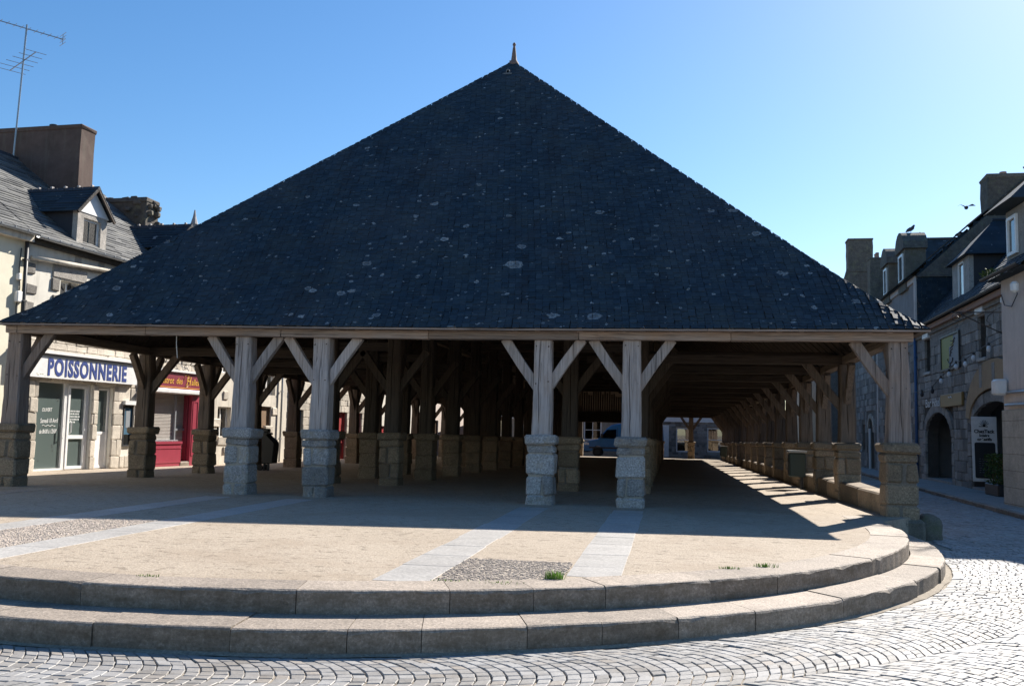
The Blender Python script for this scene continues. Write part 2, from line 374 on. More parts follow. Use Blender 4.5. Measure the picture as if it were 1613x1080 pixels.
def obj(name, g, mat, parent=None, label=None, kind=None, cat=None, group=None, recalc=True, smooth=False, bevel=0, origin=None):
    me = bpy.data.meshes.new(name)
    o0 = ORG.get(parent.name, Vector((0, 0, 0))) if parent is not None else Vector(origin or (0, 0, 0))
    me.from_pydata([(p[0]-o0[0], p[1]-o0[1], p[2]-o0[2]) for p in g.v], [], g.f)
    if g.t and len(g.t) == len(g.f):
        at = me.attributes.new('tint', 'FLOAT', 'FACE'); at.data.foreach_set('value', g.t)
    if recalc or bevel:
        bm = bmesh.new(); bm.from_mesh(me)
        if recalc: bmesh.ops.recalc_face_normals(bm, faces=bm.faces)
        if bevel: bmesh.ops.bevel(bm, geom=[e for e in bm.edges if e.is_manifold and e.calc_face_angle(0) > .5], offset=bevel, segments=1, affect='EDGES', profile=.5)
        bm.to_mesh(me); bm.free()
    if smooth:
        for p in me.polygons: p.use_smooth = True
    me.materials.append(MATS[mat] if isinstance(mat, str) else mat)
    o = bpy.data.objects.new(name, me); link(o, parent, name)
    if parent is None and origin: o.location = origin
    ORG[o.name] = o0
    setp(o, label, cat, group, kind)
    return o
def structure(name, g, mat, parent=None, **kw):
    return obj(name, g, mat, parent, kind='structure' if parent is None else None, **kw)
def copy_tree(src, loc, label=None, group=None):
    r = src.copy(); COL.objects.link(r); r.location = loc; ORG[r.name] = Vector(loc)
    if label: r['label'] = label
    if group: r['group'] = group
    for ch in src.children:
        c = ch.copy(); COL.objects.link(c); c.parent = r
        for g2 in ch.children:
            d = g2.copy(); COL.objects.link(d); d.parent = c
    return r
class Fr:
    """upright facade frame: s runs along the wall, d stands out of it towards the street, z is up"""
    def __init__(s, o, d, n): s.o = Vector((o[0], o[1], 0)); s.d = Vector((d[0], d[1], 0)).normalized(); s.n = Vector((n[0], n[1], 0)).normalized()
    def __call__(s, p): return tuple(s.o+s.d*p[0]+s.n*p[1]+Vector((0, 0, p[2])))
def text(body, fr, s, d, z, size, mat, parent, name='lettering', width=None, bold=0., shear_=0., flip=1, ext=.004, align='LEFT', sx=1., rot=0., space=1.):
    """letters standing on a facade frame, flip=-1 when s runs to the viewer's left"""
    cu = bpy.data.curves.new('lettering', 'FONT'); cu.body = body; cu.size = size; cu.shear = shear_; cu.offset = bold; cu.extrude = ext; cu.resolution_u = 3
    cu.align_x = 'LEFT'; cu.space_character = space
    t = bpy.data.objects.new('lettering_source', cu); COL.objects.link(t)
    dg = bpy.context.evaluated_depsgraph_get(); me = bpy.data.meshes.new_from_object(t.evaluated_get(dg))
    bpy.data.objects.remove(t); bpy.data.curves.remove(cu)
    xs = [v.co.x for v in me.vertices]
    k = sx
    if width: k = width/(max(xs)-min(xs))
    g = G(fr); x0 = min(xs) if width else 0
    cr, sr_ = math.cos(rot), math.sin(rot)
    vs = []
    for v in me.vertices:
        x = (v.co.x-x0)*k; y = v.co.y
        x, y = x*cr-y*sr_, x*sr_+y*cr
        vs.append((s+flip*x, d+v.co.z, z+y))
    g.add(vs, [tuple(p.vertices) for p in me.polygons])
    bpy.data.meshes.remove(me)
    return obj(name, g, mat, parent, recalc=True)
def wall(g, s0, s1, z0, z1, d0, d1, holes):
    """solid wall with real openings, holes = (s0,s1,z0,z1)"""
    ss = sorted({s0, s1, *[min(max(h[i], s0), s1) for h in holes for i in (0, 1)]})
    for a, b in zip(ss, ss[1:]):
        hs = sorted([(h[2], h[3]) for h in holes if h[0] < (a+b)/2 < h[1]])
        z = z0
        for (p, q) in hs:
            if p > z+1e-4: g.box(a, b, d0, d1, z, p)
            z = max(z, q)
        if z < z1-1e-4: g.box(a, b, d0, d1, z, z1)
    return g
def frame(g, s0, s1, z0, z1, d0, d1, t):
    g.box(s0, s0+t, d0, d1, z0, z1); g.box(s1-t, s1, d0, d1, z0, z1)
    g.box(s0+t, s1-t, d0, d1, z0, z0+t); g.box(s0+t, s1-t, d0, d1, z1-t, z1)
    return g
def window(parent, fr, s0, s1, z0, z1, dep=-.18, t=.06, mull=1, trans=0, fmat='white_frame', glass='window_glass', room='dark_room', name='window', roomd=.8):
    f = obj(name, frame(G(fr), s0, s1, z0, z1, dep-.05, dep, t), fmat, parent)
    g = G(fr)
    for k in range(mull):
        x = s0+(s1-s0)*(k+1)/(mull+1); g.box(x-.03, x+.03, dep-.045, dep-.005, z0+t, z1-t)
    for k in range(trans):
        z = z0+(z1-z0)*(k+1)/(trans+1); g.box(s0+t, s1-t, dep-.045, dep-.007, z-.025, z+.025)
    if g.v: obj('glazing_bar', g, fmat, f)
    obj('pane', G(fr).box(s0+t-.002, s1-t+.002, dep-.033, dep-.027, z0+t-.002, z1-t+.002), glass, f)
    g = G(fr); e = .03; q = dep-roomd
    g.box(s0-e, s1+e, q-.03, q, z0-e, z1+e); g.box(s0-e-.03, s0-e, q, dep-.06, z0-e, z1+e); g.box(s1+e, s1+e+.03, q, dep-.06, z0-e, z1+e)
    g.box(s0-e, s1+e, q, dep-.06, z0-e-.03, z0-e); g.box(s0-e, s1+e, q, dep-.06, z1+e, z1+e+.03)
    obj('room_lining', g, room, f)
    return f
VAR = {}
def unit_stones(key, n, b=.07, j=.03):
    """n shared unit-size stones (unit box, chamfered)"""
    if key in VAR: return VAR[key]
    out = []
    for k in range(n):
        g = G().stone(-.5, .5, -.5, .5, -.5, .5, b, j); me = bpy.data.meshes.new(key); me.from_pydata(g.v, [], g.f); out.append(me)
    VAR[key] = out; return out
def cladding(parent, fr, s0, s1, z0, z1, holes, ch, cl, mat, name='stone', dep=.07, gap=.012, d=0., rr=None, limit=300, key=None, keep=None):
    """irregular coursed stones, each an object of its own, standing a little proud of the mortar bed"""
    rr = rr or random.Random(5); meshes = []
    key = (key or 'wall_stone')+mat
    for me in unit_stones(key, 6):
        if not me.materials: me.materials.append(MATS[mat])
        meshes.append(me)
    z = z0; cnt = 0; rest = G(fr)
    ang = math.atan2(fr.d.y, fr.d.x)
    while z < z1-.05:
        h = min(ch*rr.uniform(.75, 1.3), z1-z)
        if z1-(z+h) < .08: h = z1-z
        s = s0+rr.uniform(-cl*.5, 0)
        while s < s1:
            l = cl*rr.uniform(.55, 1.5); a, b = max(s, s0), min(s+l, s1); s += l
            segs = [(a, b)]
            for (h0, h1, q0, q1) in holes:
                if q0 < z+h*.6 and q1 > z+h*.4:
                    ns = []
                    for (u, v) in segs:
                        if h1 <= u or h0 >= v: ns.append((u, v)); continue
                        if h0 > u: ns.append((u, h0))
                        if h1 < v: ns.append((h1, v))
                    segs = ns
            for (u, v) in segs:
                if v-u < .06: continue
                pr = rr.uniform(-.012, .018)
                c = fr(((u+v)/2, d-dep/2+.02+pr, z+h/2))
                if keep and not keep(c): continue
                if cnt < limit:
                    o = bpy.data.objects.new(name, rr.choice(meshes)); COL.objects.link(o); o.parent = parent
                    o.location = Vector(c)-ORG[parent.name]; o.rotation_euler = (0, 0, ang)
                    o.scale = (v-u-gap, dep, h-gap); cnt += 1
                else:
                    rest.box(u+gap/2, v-gap/2, d-dep+.02+pr, d+.02+pr, z+gap/2, z+h-gap/2)
        z += h
    if rest.v: obj(name, rest, mat, parent, kind='stuff')
# ------------------------------------------------------------------ ground, road, platform, steps
def gz(y): return -.352-.004*min(max(y, 0), 90)
YC = -2.0
UA, UB, LA, LB = 7.51, 7.72, 7.9, 8.3
g = G(); ys = [-600, -60, 0, 90, 700]; xs = [-700, 700]
for y in ys:
    for x in xs: g.v.append((x, y, gz(y)-.015))
for i in range(len(ys)-1): g.f.append((i*2, i*2+1, i*2+3, i*2+2))
ground = structure('ground', g, 'bedding_sand', recalc=False)

def walk_x(y): return 11.36+.06*y            # edge of the right-hand pavement
# --- granite setts laid in segmental arcs, following the curve of the steps
setts = []
rr = random.Random(21)
def sett_pos(r, t, k):                       # r: distance ring, t: length along the ring at band k
    th = t/r_mid(k)
    return Vector((r/8.15*7.9*math.cos(th), YC+r/8.15*8.3*math.sin(th), 0))
BW, R0, TS = 1.13, 8.235, .104
def r_mid(k): return R0+BW*(k+.5)
NS = 11
for k in range(0, 34):
    rm = r_mid(k); t0 = -2.2*rm; n = int(4.0*rm/TS)
    for j in range(n):
        tb = t0+j*TS
        cth = tb/rm; cp = sett_pos(rm, tb, k)
        if cp.x > walk_x(cp.y)+1.0 or cp.y > 24 or (cp.x < 0 and cp.y > -5): continue
        if not visible((cp.x, cp.y, gz(cp.y)), 420, 260): continue
        # stones across the band along this arc
        cuts = [0]; 
        for i in range(NS): cuts.append(cuts[-1]+rr.uniform(.82, 1.18))
        off = rr.uniform(-.5, .5)
        cuts = [(c+(off if 0 < i < NS else 0)*.7)/cuts[-1]*2-1 for i, c in enumerate(cuts)]
        cuts[0], cuts[-1] = -1, 1
        for i in range(NS):
            q0, q1 = cuts[i], cuts[i+1]; gp = .004
            q0 += gp/BW*2; q1 -= gp/BW*2
            if q1-q0 < .07: continue
            def P_(q, e):
                tt = tb+e+.30*(1-q*q)+.05*math.sin(3.1*k)
                return sett_pos(rm+q*BW/2, tt, k)
            th0 = TS-.009
            jt = lambda: rr.uniform(-.006, .006)
            c = [P_(q0, 0), P_(q1, 0), P_(q1, th0), P_(q0, th0)]
            c = [Vector((p.x+jt(), p.y+jt(), 0)) for p in c]
            m = (c[0]+c[1]+c[2]+c[3])/4
            if m.x > walk_x(m.y)-.02: continue
            if m.y > -1.6 and m.x < 8.45: continue
            setts.append((m, c))
setts.sort(key=lambda s_: (s_[0]-CAMP).length_squared)
def sett_geo(g, m, c):
    z = gz(m.y)+rr.uniform(-.0025, .0025)+.006*math.sin(m.x*2.1+1)*math.sin(m.y*1.7)-(.008 if rr.random() < .02 else 0); tx, ty = rr.uniform(-.022, .022), rr.uniform(-.022, .022)
    zt = lambda p: z+(p.x-m.x)*tx+(p.y-m.y)*ty
    lo = [(p.x, p.y, z-.05) for p in c]; md = [(p.x, p.y, zt(p)-.004) for p in c]
    tp = [m+(p-m)*.90 for p in c]; tp = [(p.x, p.y, zt(p)) for p in tp]
    fs = []
    for i in range(4):
        a = (i+1) % 4
        fs += [(i, a, 4+a, 4+i), (4+i, 4+a, 8+a, 8+i)]
    fs.append((8, 9, 10, 11))
    g.add(lo+md+tp, fs, rr.random())
for (m, c) in setts[:300]:
    g = G(); sett_geo(g, m, c); o = obj('cobble', g, 'cobble_granite', ground, recalc=True)
g = G()
for (m, c) in setts[300:]: sett_geo(g, m, c)
obj('cobble', g, 'cobble_granite', ground, kind='stuff', recalc=True)

# --- right pavement with its kerb
g = G(); ys = [-8, 0, 10, 20, 30, 40, 53]
for y in ys:
    g.v += [(walk_x(y)+.16, y, gz(y)+.10), (19, y, gz(y)+.16), (walk_x(y)+.16, y, gz(y)-.3)]
for i in range(len(ys)-1):
    a = i*3; g.f += [(a, a+1, a+4, a+3), (a+2, a, a+3, a+5)]
pav = structure('pavement', g, 'pavement')
y = -2.0
while y < 30:
    l = rr.uniform(.85, 1.15); g = G()
    def kx(p): return (p[0]+walk_x(p[1]), p[1], p[2]+gz(p[1]))
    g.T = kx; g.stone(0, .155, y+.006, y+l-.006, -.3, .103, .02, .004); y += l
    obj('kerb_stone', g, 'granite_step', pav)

# --- platform (the floor of the hall and of the little square)
def ell(a, b, th): return (a*math.cos(th), YC+b*math.sin(th))
g = G(); ia, ib = UA-.46, UB-.46; NA = 48
front = [ell(ia, ib, PI+PI*i/NA) for i in range(NA+1)]
n0 = len(front); g.v += [(x, y, 0) for x, y in front]
g.v.append((0, YC, 0)); ci = n0
for i in range(NA): g.f.append((i, i+1, ci))
ys = [-2, 0, 8, 16, 24, 32, 40, 52.6]; b0 = len(g.v)
for y in ys: g.v += [(-14, y, shear(y)), (8.31 if y >= 0 else ia, y, shear(y)), (8.31 if y >= 0 else ia, y, shear(y)-.6)]
for i in range(len(ys)-1):
    a = b0+i*3; g.f += [(a, a+1, a+4, a+3), (a+1, a+2, a+5, a+4)]
e = b0+(len(ys)-1)*3; q = len(g.v); g.v.append((-14, 52.6, -1.2)); g.f.append((e, e+1, e+2, q))
plat = structure('hall_floor', g, 'sanded_floor', recalc=False)
for p in plat.data.polygons: pass
def arc_kerb(parent, a0, b0_, a1, b1_, th0, th1, zb, zt, name='kerb_stone', mat='granite_step'):
    """one curved kerb stone between outer ellipse (a0,b0) and inner ellipse (a1,b1)"""
    n = max(3, int(abs(th1-th0)*a0/.12)); g = G(); dz = rr.uniform(-.005, .005); da = rr.uniform(-.006, .006)
    gp = .003/a0
    rows = []
    for i in range(n+1):
        th = th0+gp+(th1-th0-2*gp)*i/n
        ox, oy = ell(a0+da, b0_+da, th); ix, iy = ell(a1, b1_, th)
        nx, ny = ox-ix, oy-iy; l = math.hypot(nx, ny); nx /= l; ny /= l
        e = .018+rr.uniform(-.006, .008)+(rr.uniform(.01, .028) if rr.random() < .1 else 0); w_ = rr.uniform(-.004, .004)
        if i in (0, n): e += .008
        rows.append([(ix, iy, zb), (ox+nx*w_, oy+ny*w_, zb), (ox+nx*w_, oy+ny*w_, zt+dz-e), (ox-nx*e*.4, oy-ny*e*.4, zt+dz-e*.35), (ox-nx*e, oy-ny*e, zt+dz), (ix, iy, zt+dz)])
    for r_ in rows: g.v += r_
    for i in range(n):
        for k in range(6): g.f.append((i*6+k, i*6+(k+1) % 6, (i+1)*6+(k+1) % 6, (i+1)*6+k))
    g.f += [tuple(range(6)), tuple(range(n*6, n*6+6))[::-1]]
    return obj(name, g, mat, parent)
def th_of(a, b, x, y): return math.atan2((y-YC)/b, x/a)
def joints(a, b, pts, seg):
    th = sorted(th_of(a, b, *p) for p in pts); out = [th[0]]
    t = th[0]; left = []
    while t > -PI+.02: t -= rr.uniform(.8, 1.2)*seg/a; left.append(max(t, -PI))
    out = left[::-1]+th; t = out[-1]
    while t < -.02: t += rr.uniform(.8, 1.2)*seg/a; out.append(min(t, 0))
    return out
core = G()
for (a, b, zt) in ((UA-.03, UB-.03, -.03), (LA-.03, LB-.03, -.205)):
    n = 48; vs = [ell(a, b, PI+PI*i/n) for i in range(n+1)]; vs.append((a, -.9)); vs.append((-a, -.9))
    core.prism(vs, 2, -.6, zt)
steps = structure('steps', core, 'step_bed')
ju = joints(UA, UB, [(-.33,-9.68),(.52,-9.71),(1.43,-9.63),(2.6,-9.33),(3.26,-9.1),(3.87,-8.86),(4.75,-8.2),(5.33,-7.55),(6.36,-5.98),(7.0,-4.6)], .95)
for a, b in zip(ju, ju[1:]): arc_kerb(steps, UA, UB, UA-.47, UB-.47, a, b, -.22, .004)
jl = joints(LA, LB, [(.16,-10.29),(1.19,-10.25),(2.02,-10.12),(2.55,-10.0),(3.3,-9.7),(3.88,-9.47),(4.45,-9.05),(5.13,-8.59),(5.92,-7.66),(6.77,-6.18),(7.3,-5.1)], .95)
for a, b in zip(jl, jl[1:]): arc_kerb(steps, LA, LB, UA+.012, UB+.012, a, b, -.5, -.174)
for (x0, x1, zb, zt, y1) in ((UA-.47, UA, -.22, .004, -.34), (UA+.01, LA, -.5, -.174, -.75)):
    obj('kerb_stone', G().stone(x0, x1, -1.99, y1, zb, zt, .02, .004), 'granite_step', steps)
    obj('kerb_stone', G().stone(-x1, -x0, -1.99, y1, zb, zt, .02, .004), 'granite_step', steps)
# thin bed of mortar at the foot of the lower step
g = G(); n = 90
for i in range(n+1):
    th = -PI+PI*i/n; k = rr.uniform(.03, .075)
    o_ = ell(LA+k, LB+k, th); i_ = ell(LA-.02, LB-.02, th); g.v += [(*i_, gz(0)+.014), (*o_, gz(0)-.008)]
g.v += [(LA-.02, -.75, gz(0)+.014), (LA+.06, -.75, gz(0)-.008)]
for i in range(n+1): g.f.append((2*i, 2*i+1, 2*i+3, 2*i+2))
obj('mortar_fillet', g, 'bedding_sand', steps, recalc=False)

# --- bands of granite slabs running out from the inner posts
ROWS = [-8.31, -3.585, -2.057, 2.057, 3.624, 8.03]
for x in ROWS[1:5]:
    y = -.85; ye = YC-ib*math.sqrt(max(0, 1-(x/ia)**2))
    first = True
    while y > ye+.1:
        l = rr.uniform(.62, 1.0); y2 = max(y-l, ye+.03)
        if y2-ye < .3: y2 = ye+.03
        hw = .245+rr.uniform(-.012, .012)
        obj('paving_slab', G().stone(x-hw, x+hw, y2+.004, y-.004, -.1, .0025+rr.uniform(-.001, .001), .002, .0008), 'granite_slab', plat)
        y = y2
# thin slabs in the interior, along the inner posts
# --- pebbled panels between the bands
def pebbles(x0, x1, y0, y1, n, seed, name='pebbles'):
    r2 = random.Random(seed); g = G()
    for _ in range(n):
        x = r2.uniform(x0, x1); y = r2.uniform(y0, y1)
        if (x/ia)**2+((y-YC)/ib)**2 > .992: continue
        a = r2.uniform(.011, .024); b = a*r2.uniform(.55, .9); h = r2.uniform(.004, .012); th = r2.uniform(0, PI)
        ring = []
        for k in range(6):
            u, v = a*math.cos(k*PI/3), b*math.sin(k*PI/3); ring.append((u*math.cos(th)-v*math.sin(th), u*math.sin(th)+v*math.cos(th)))
        vs = [(x+u, y+v, -.01) for u, v in ring]+[(x+u*.62, y+v*.62, h) for u, v in ring]
        fs = [(k, (k+1) % 6, 6+(k+1) % 6, 6+k) for k in range(6)]+[tuple(range(6, 12))]
        g.add(vs, fs)
    obj(name, g, 'pebble', plat, kind='stuff', recalc=False)
def bed(x0, x1, y1):
    n = 10; low = [(x0+(x1-x0)*k/n, YC-ib*.997*math.sqrt(1-((x0+(x1-x0)*k/n)/ia)**2)) for k in range(n+1)]
    obj('mortar_bed', G().prism(low+[(x1, y1), (x0, y1)], 2, -.05, .004), 'mortar', plat)
bed(2.32, 3.36, -7.35)
pebbles(2.32, 3.36, -9.2, -7.35, 4600, 3)
bed(-3.32, -2.32, -5.0)
pebbles(-3.32, -2.32, -8.9, -5.0, 9000, 4)
# ------------------------------------------------------------------ the market hall
hall = thing('market_hall', 'open timber market hall with huge steep slate roof on oak posts and granite plinths', 'market hall', (0, 0, 0))
B1, BY, NB = 4.65, 3.124, 16
RY = [0]+[B1+BY*(n-1) for n in range(1, NB+1)]
YEND = RY[-1]
def rise(x): return max(0, -x)*.009             # the old eaves climb a little to the left
ZB = 2.872
hr = random.Random(33)
def shx(p): return (p[0], p[1], p[2]+shear(p[1]))
def plinth(x, y, detail, ext=0, tone='granite_plinth', hw=.235):
    """granite plinth: core of mortar, courses of stones, a cap"""
    z0 = shear(y); p_ = obj('plinth', G().box(x-hw+.03, x+hw-.03, y-hw+.03, y+hw-.03, z0-.25-ext, z0+1.1), ('mortar' if tone == 'granite_plinth' else 'step_bed') if detail else 'granite_warm', hall)
    if detail:
        cs = [(.0, .19, 2), (.19, .54, 1), (.54, .88, 2), (.88, 1.035, 1)]
        if hr.random() < .5: cs = [(.0, .17, 1), (.17, .5, 2), (.5, .87, 1 if hr.random() < .4 else 2), (.87, 1.035, 1)]
        cs[0] = (-.05-ext, cs[0][1], cs[0][2])
        for (a, b, n) in cs:
            a += hr.uniform(-.015, .015) if a > .01 else 0
            m = x+hr.uniform(-.07, .07)
            for (u, v) in ([(x-hw, x+hw)] if n == 1 else [(x-hw, m-.008), (m+.008, x+hw)]):
                o = hr.uniform(-.012, .014)
                sides = (y-hw-o, y+hw+o)
                obj('stone', G().stone(u+hr.uniform(-.012, .012), v+hr.uniform(-.012, .012), sides[0], sides[1], z0+a+.006, z0+b-.006, .03, .017, hr), tone, p_)
    else:
        g = G(); z = -.1
        for b in (.3, .65, 1.035):
            o = hr.uniform(-.012, .012); g.stone(x-hw-o, x+hw+o, y-hw-o, y+hw+o, z0+z, z0+b-.012, .02, .01, hr); z = b
        obj('stone', g, tone, p_)
    c = hw+.045
    obj('cap_stone', G().stone(x-c, x+c+hr.uniform(-.02, .03), y-c, y+c, z0+1.03, z0+1.2, .035, .017, hr), tone, p_)
    return p_
def post(x, y, top, mat, w0=.345, w1=.305, peg=False):
    z0 = shear(y)+1.2; g = G(); n = 10; j = hr.uniform(-.022, .022); j2 = hr.uniform(-.015, .015); gx = hr.uniform(-.07, .07); ga, gb = hr.uniform(0, .25), hr.uniform(.6, 1.05)
    for i in range(n+1):
        t = i/n; hw = (w0+(w1-w0)*t)/2; cx = x+j*math.sin(t*3)+hr.uniform(-.004, .004); cy = y+j2*math.sin(t*2.5)+hr.uniform(-.004, .004); c = .016+hr.uniform(0, .018); gd = .05 if ga < t < gb else .001; gq = gx+.012*math.sin(t*7+j*90); gw = .007 if gd > .01 else .001
        z = z0+(top-z0)*t
        for (u, v) in ((-hw+c,-hw),(gq-gw,-hw),(gq,-hw+gd),(gq+gw,-hw),(hw-c,-hw),(hw,-hw+c),(hw,hw-c),(hw-c,hw),(-hw+c,hw),(-hw,hw-c),(-hw,-hw+c)): g.v.append((cx+u, cy+v, z))
    for i in range(n):
        for k in range(11): g.f.append((i*11+k, i*11+(k+1) % 11, i*11+11+(k+1) % 11, i*11+11+k))
    g.f += [tuple(range(11))[::-1], tuple(range(n*11, n*11+11))]
    o = obj('post', g, mat, hall)
    if peg:
        for dx in (-.11, .11):
            for (zz) in (2.12, 2.78):
                obj('peg', G().tube([(x+dx, y-w1/2-.012, zz+hr.uniform(-.03, .03)), (x+dx, y-w1/2+.02, zz)], .011, 6), 'oak_inner', o)
    return o
def brace(x, y, dx, dy, z0, mat, reach=.66, h=.78, w_=.17, t=.13):
    """knee brace rising from a post towards a beam, dx or dy gives the direction"""
    a = Vector((x+dx*.12, y+dy*.12, z0)); b = Vector((x+dx*reach, y+dy*reach, z0+h))
    up = Vector((0, 0, 1)) if not dx else Vector((0, 1, 0))
    g = G()
    d = (b-a).normalized(); side = Vector((0, 1, 0)) if dx else Vector((1, 0, 0)); nrm = d.cross(side).normalized()
    vs = []
    for c, k in ((a-d*.06, 0), (a*.5+b*.5, 1), (b+d*.06, 2)):
        bow = nrm*(.012 if k == 1 else 0)
        for (u, v) in ((-1,-1),(1,-1),(1,1),(-1,1)): vs.append(tuple(c+bow+side*(u*t/2)+nrm*(v*w_/2)))
    g.add(vs, [(0,3,2,1),(8,9,10,11)]+[(i*4+k, i*4+(k+1) % 4, i*4+4+(k+1) % 4, i*4+4+k) for i in (0, 1) for k in range(4)])
    return obj('brace', g, mat, hall, bevel=.008)
def rail(p, q, w_, h_, mat, up=(0, 0, 1), name='beam'):
    n = 5; g = G(); p, q = Vector(p), Vector(q); d = (q-p).normalized(); u = Vector(up); r = d.cross(u).normalized(); u = r.cross(d)
    for i in range(n+1):
        c = p+(q-p)*(i/n)
        for (a, b) in ((-1,-1),(1,-1),(1,1),(-1,1)): g.v.append(tuple(c+r*(a*w_/2+hr.uniform(-.005, .005))+u*(b*h_/2+hr.uniform(-.006, .006))))
    for i in range(n):
        for k in range(4): g.f.append((i*4+k, i*4+(k+1) % 4, i*4+4+(k+1) % 4, i*4+4+k))
    g.f += [(3, 2, 1, 0), (n*4, n*4+1, n*4+2, n*4+3)]
    return obj(name, g, mat, hall, bevel=.012)

for ri, x0 in enumerate(ROWS):
    outer = ri in (0, 5)
    for n, y in enumerate(RY):
        x = x0
        front = n == 0
        if ri == 3 and 2 <= n <= 15: continue       # this row is left open towards the nave
        detail = front or (outer and n <= 3) or n == 1
        tone = 'granite_plinth' if front and ri in (1, 2, 3, 4) else 'granite_warm'
        hw = .235 if ri != 5 or n else .26
        plinth(x, y, detail, .3 if (ri == 5) else 0, tone, hw)
        top = ZB+rise(x)+shear(y)
        if not front and not outer: top = 4.3+shear(y)
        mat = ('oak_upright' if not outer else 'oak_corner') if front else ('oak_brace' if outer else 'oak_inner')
        w0 = .345 if not (front and outer) else .36
        post(x, y, top, mat, w0, .305, peg=front)
        zt = (ZB+rise(x) if (front or outer) else 3.05)+shear(y)
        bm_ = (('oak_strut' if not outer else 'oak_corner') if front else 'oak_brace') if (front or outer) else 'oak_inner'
        if front:
            if ri != 5: brace(x, y, 1, 0, zt-.80, bm_)
            if ri != 0: brace(x, y, -1, 0, zt-.80, bm_)
            if outer: brace(x, y, 0, 1, zt-.8, bm_)
        else:
            if outer:
                brace(x, y, 0, 1, zt-.78, bm_, .62, .72); brace(x, y, 0, -1, zt-.78, bm_, .62, .72)
                brace(x, y, 1 if ri == 0 else -1, 0, zt-.9, bm_, .85, .95)
            elif n <= 12:
                brace(x, y, 1, 0, zt-.85, bm_, .75, .85); brace(x, y, -1, 0, zt-.85, bm_, .75, .85)
                if n <= 6: brace(x, y, 0, 1, zt-.85, bm_, .7, .8)
# wall plates, tie beams
def plate(x0, x1, y, mat='oak_across', h=.155, z=ZB):
    xs = [x0, -8.2, -5.5, -2.8, 0, 2.7, 5.3, x1]
    for a, b in zip(xs, xs[1:]):
        rail((a+.002, y, z+h/2+rise(a)+shear(y)), (b-.002, y, z+h/2+rise(b)+shear(y)), .2, h, mat, name='eaves_plate')
plate(-8.45, 8.25, -.16)
plate(-8.45, 8.25, YEND+.1)
for ri, x in enumerate(ROWS):
    outer = ri in (0, 5)
    for a, b in zip(RY, RY[1:]):
        z = ZB+rise(x)+.085 if outer else 4.38
        if not outer and a == 0: a = 2.6
        rail((x, a+(.12 if a == 0 else -.02), z+shear(a)), (x, b-.02, z+shear(b)), .2, .17, 'oak_along' if outer else 'oak_along', name='purlin')
for n, y in enumerate(RY[1:], 1):
    for (a, b) in ((0, 1), (4, 5)):
        xa, xb = ROWS[a], ROWS[b]
        rail((xa-(0.1 if a == 0 else -.1), y, ZB+.1+rise(xa)+shear(y)), (xb+(.1 if b == 5 else -.1), y, ZB+.1+shear(y)+rise(xb)), .17, .2, 'oak_inner_across', name='tie_beam')
        if n < 13:
            rail((xa, y+BY*.5, ZB+.33+rise(xa)+shear(y)), (xb, y+BY*.5, ZB+.33+shear(y)+rise(xb)), .1, .13, 'oak_inner_across', name='joist')
    if n <= 12 or n == NB:
        rail((ROWS[1]+.1, y, 3.2+shear(y)), (ROWS[2]-.1, y, 3.2+shear(y)), .16, .2, 'oak_inner_across', name='tie_beam')
        rail((ROWS[3]+.1, y, 3.2+shear(y)), (ROWS[4]-.1, y, 3.2+shear(y)), .16, .2, 'oak_inner_across', name='tie_beam')
        rail((ROWS[2]+.1, y, 4.1+shear(y)), (ROWS[3]-.1, y, 4.1+shear(y)), .2, .24, 'oak_inner_across', name='tie_beam')
# end partition under the far hip: rails and upright slats over the nave
yp = RY[15]+.1
rail((-3.4, yp, 2.72+shear(yp)), (3.4, yp, 2.72+shear(yp)), .16, .7, 'oak_inner_across', name='rail')
rail((-3.4, yp, 4.6+shear(yp)), (3.4, yp, 4.6+shear(yp)), .16, .2, 'oak_inner_across', name='rail')
for k in range(44):
    x = -3.35+k*.155; obj('slat', G().box(x-.05, x+.05, yp-.13, yp-.1, 2.5+shear(yp), 4.3+hr.uniform(-.2, .6)+shear(yp)), 'oak_inner', hall)
# far aisle middle posts
for x in (5.75, -5.9):
    plinth(x, YEND, True, 0, 'granite_warm'); post(x, YEND, ZB+shear(YEND)+rise(x), 'oak_brace')
    for s_ in (1, -1): brace(x, YEND, s_, 0, ZB+shear(YEND)+rise(x)-.8, 'oak_brace')
# low wall between the right-hand posts
for a, b in zip(RY, RY[1:]):
    z = shear((a+b)/2); n = 2; p_ = None
    ys_ = [a+.24, (a+b)/2+hr.uniform(-.4, .4), b-.24]
    for u, v in zip(ys_, ys_[1:]):
        obj('low_wall', G().stone(7.83, 8.26, u+.004, v-.004, z-.7, z+.36+hr.uniform(-.015, .015), .03, .012, hr), 'granite_warm', hall)
    if hr.random() < .0: pass
# bottom block under the right corner post
obj('footing_stone', G().stone(7.72, 8.36, -.33, .36, -.62, -.045, .05, .02, hr), 'boulder_granite', hall)

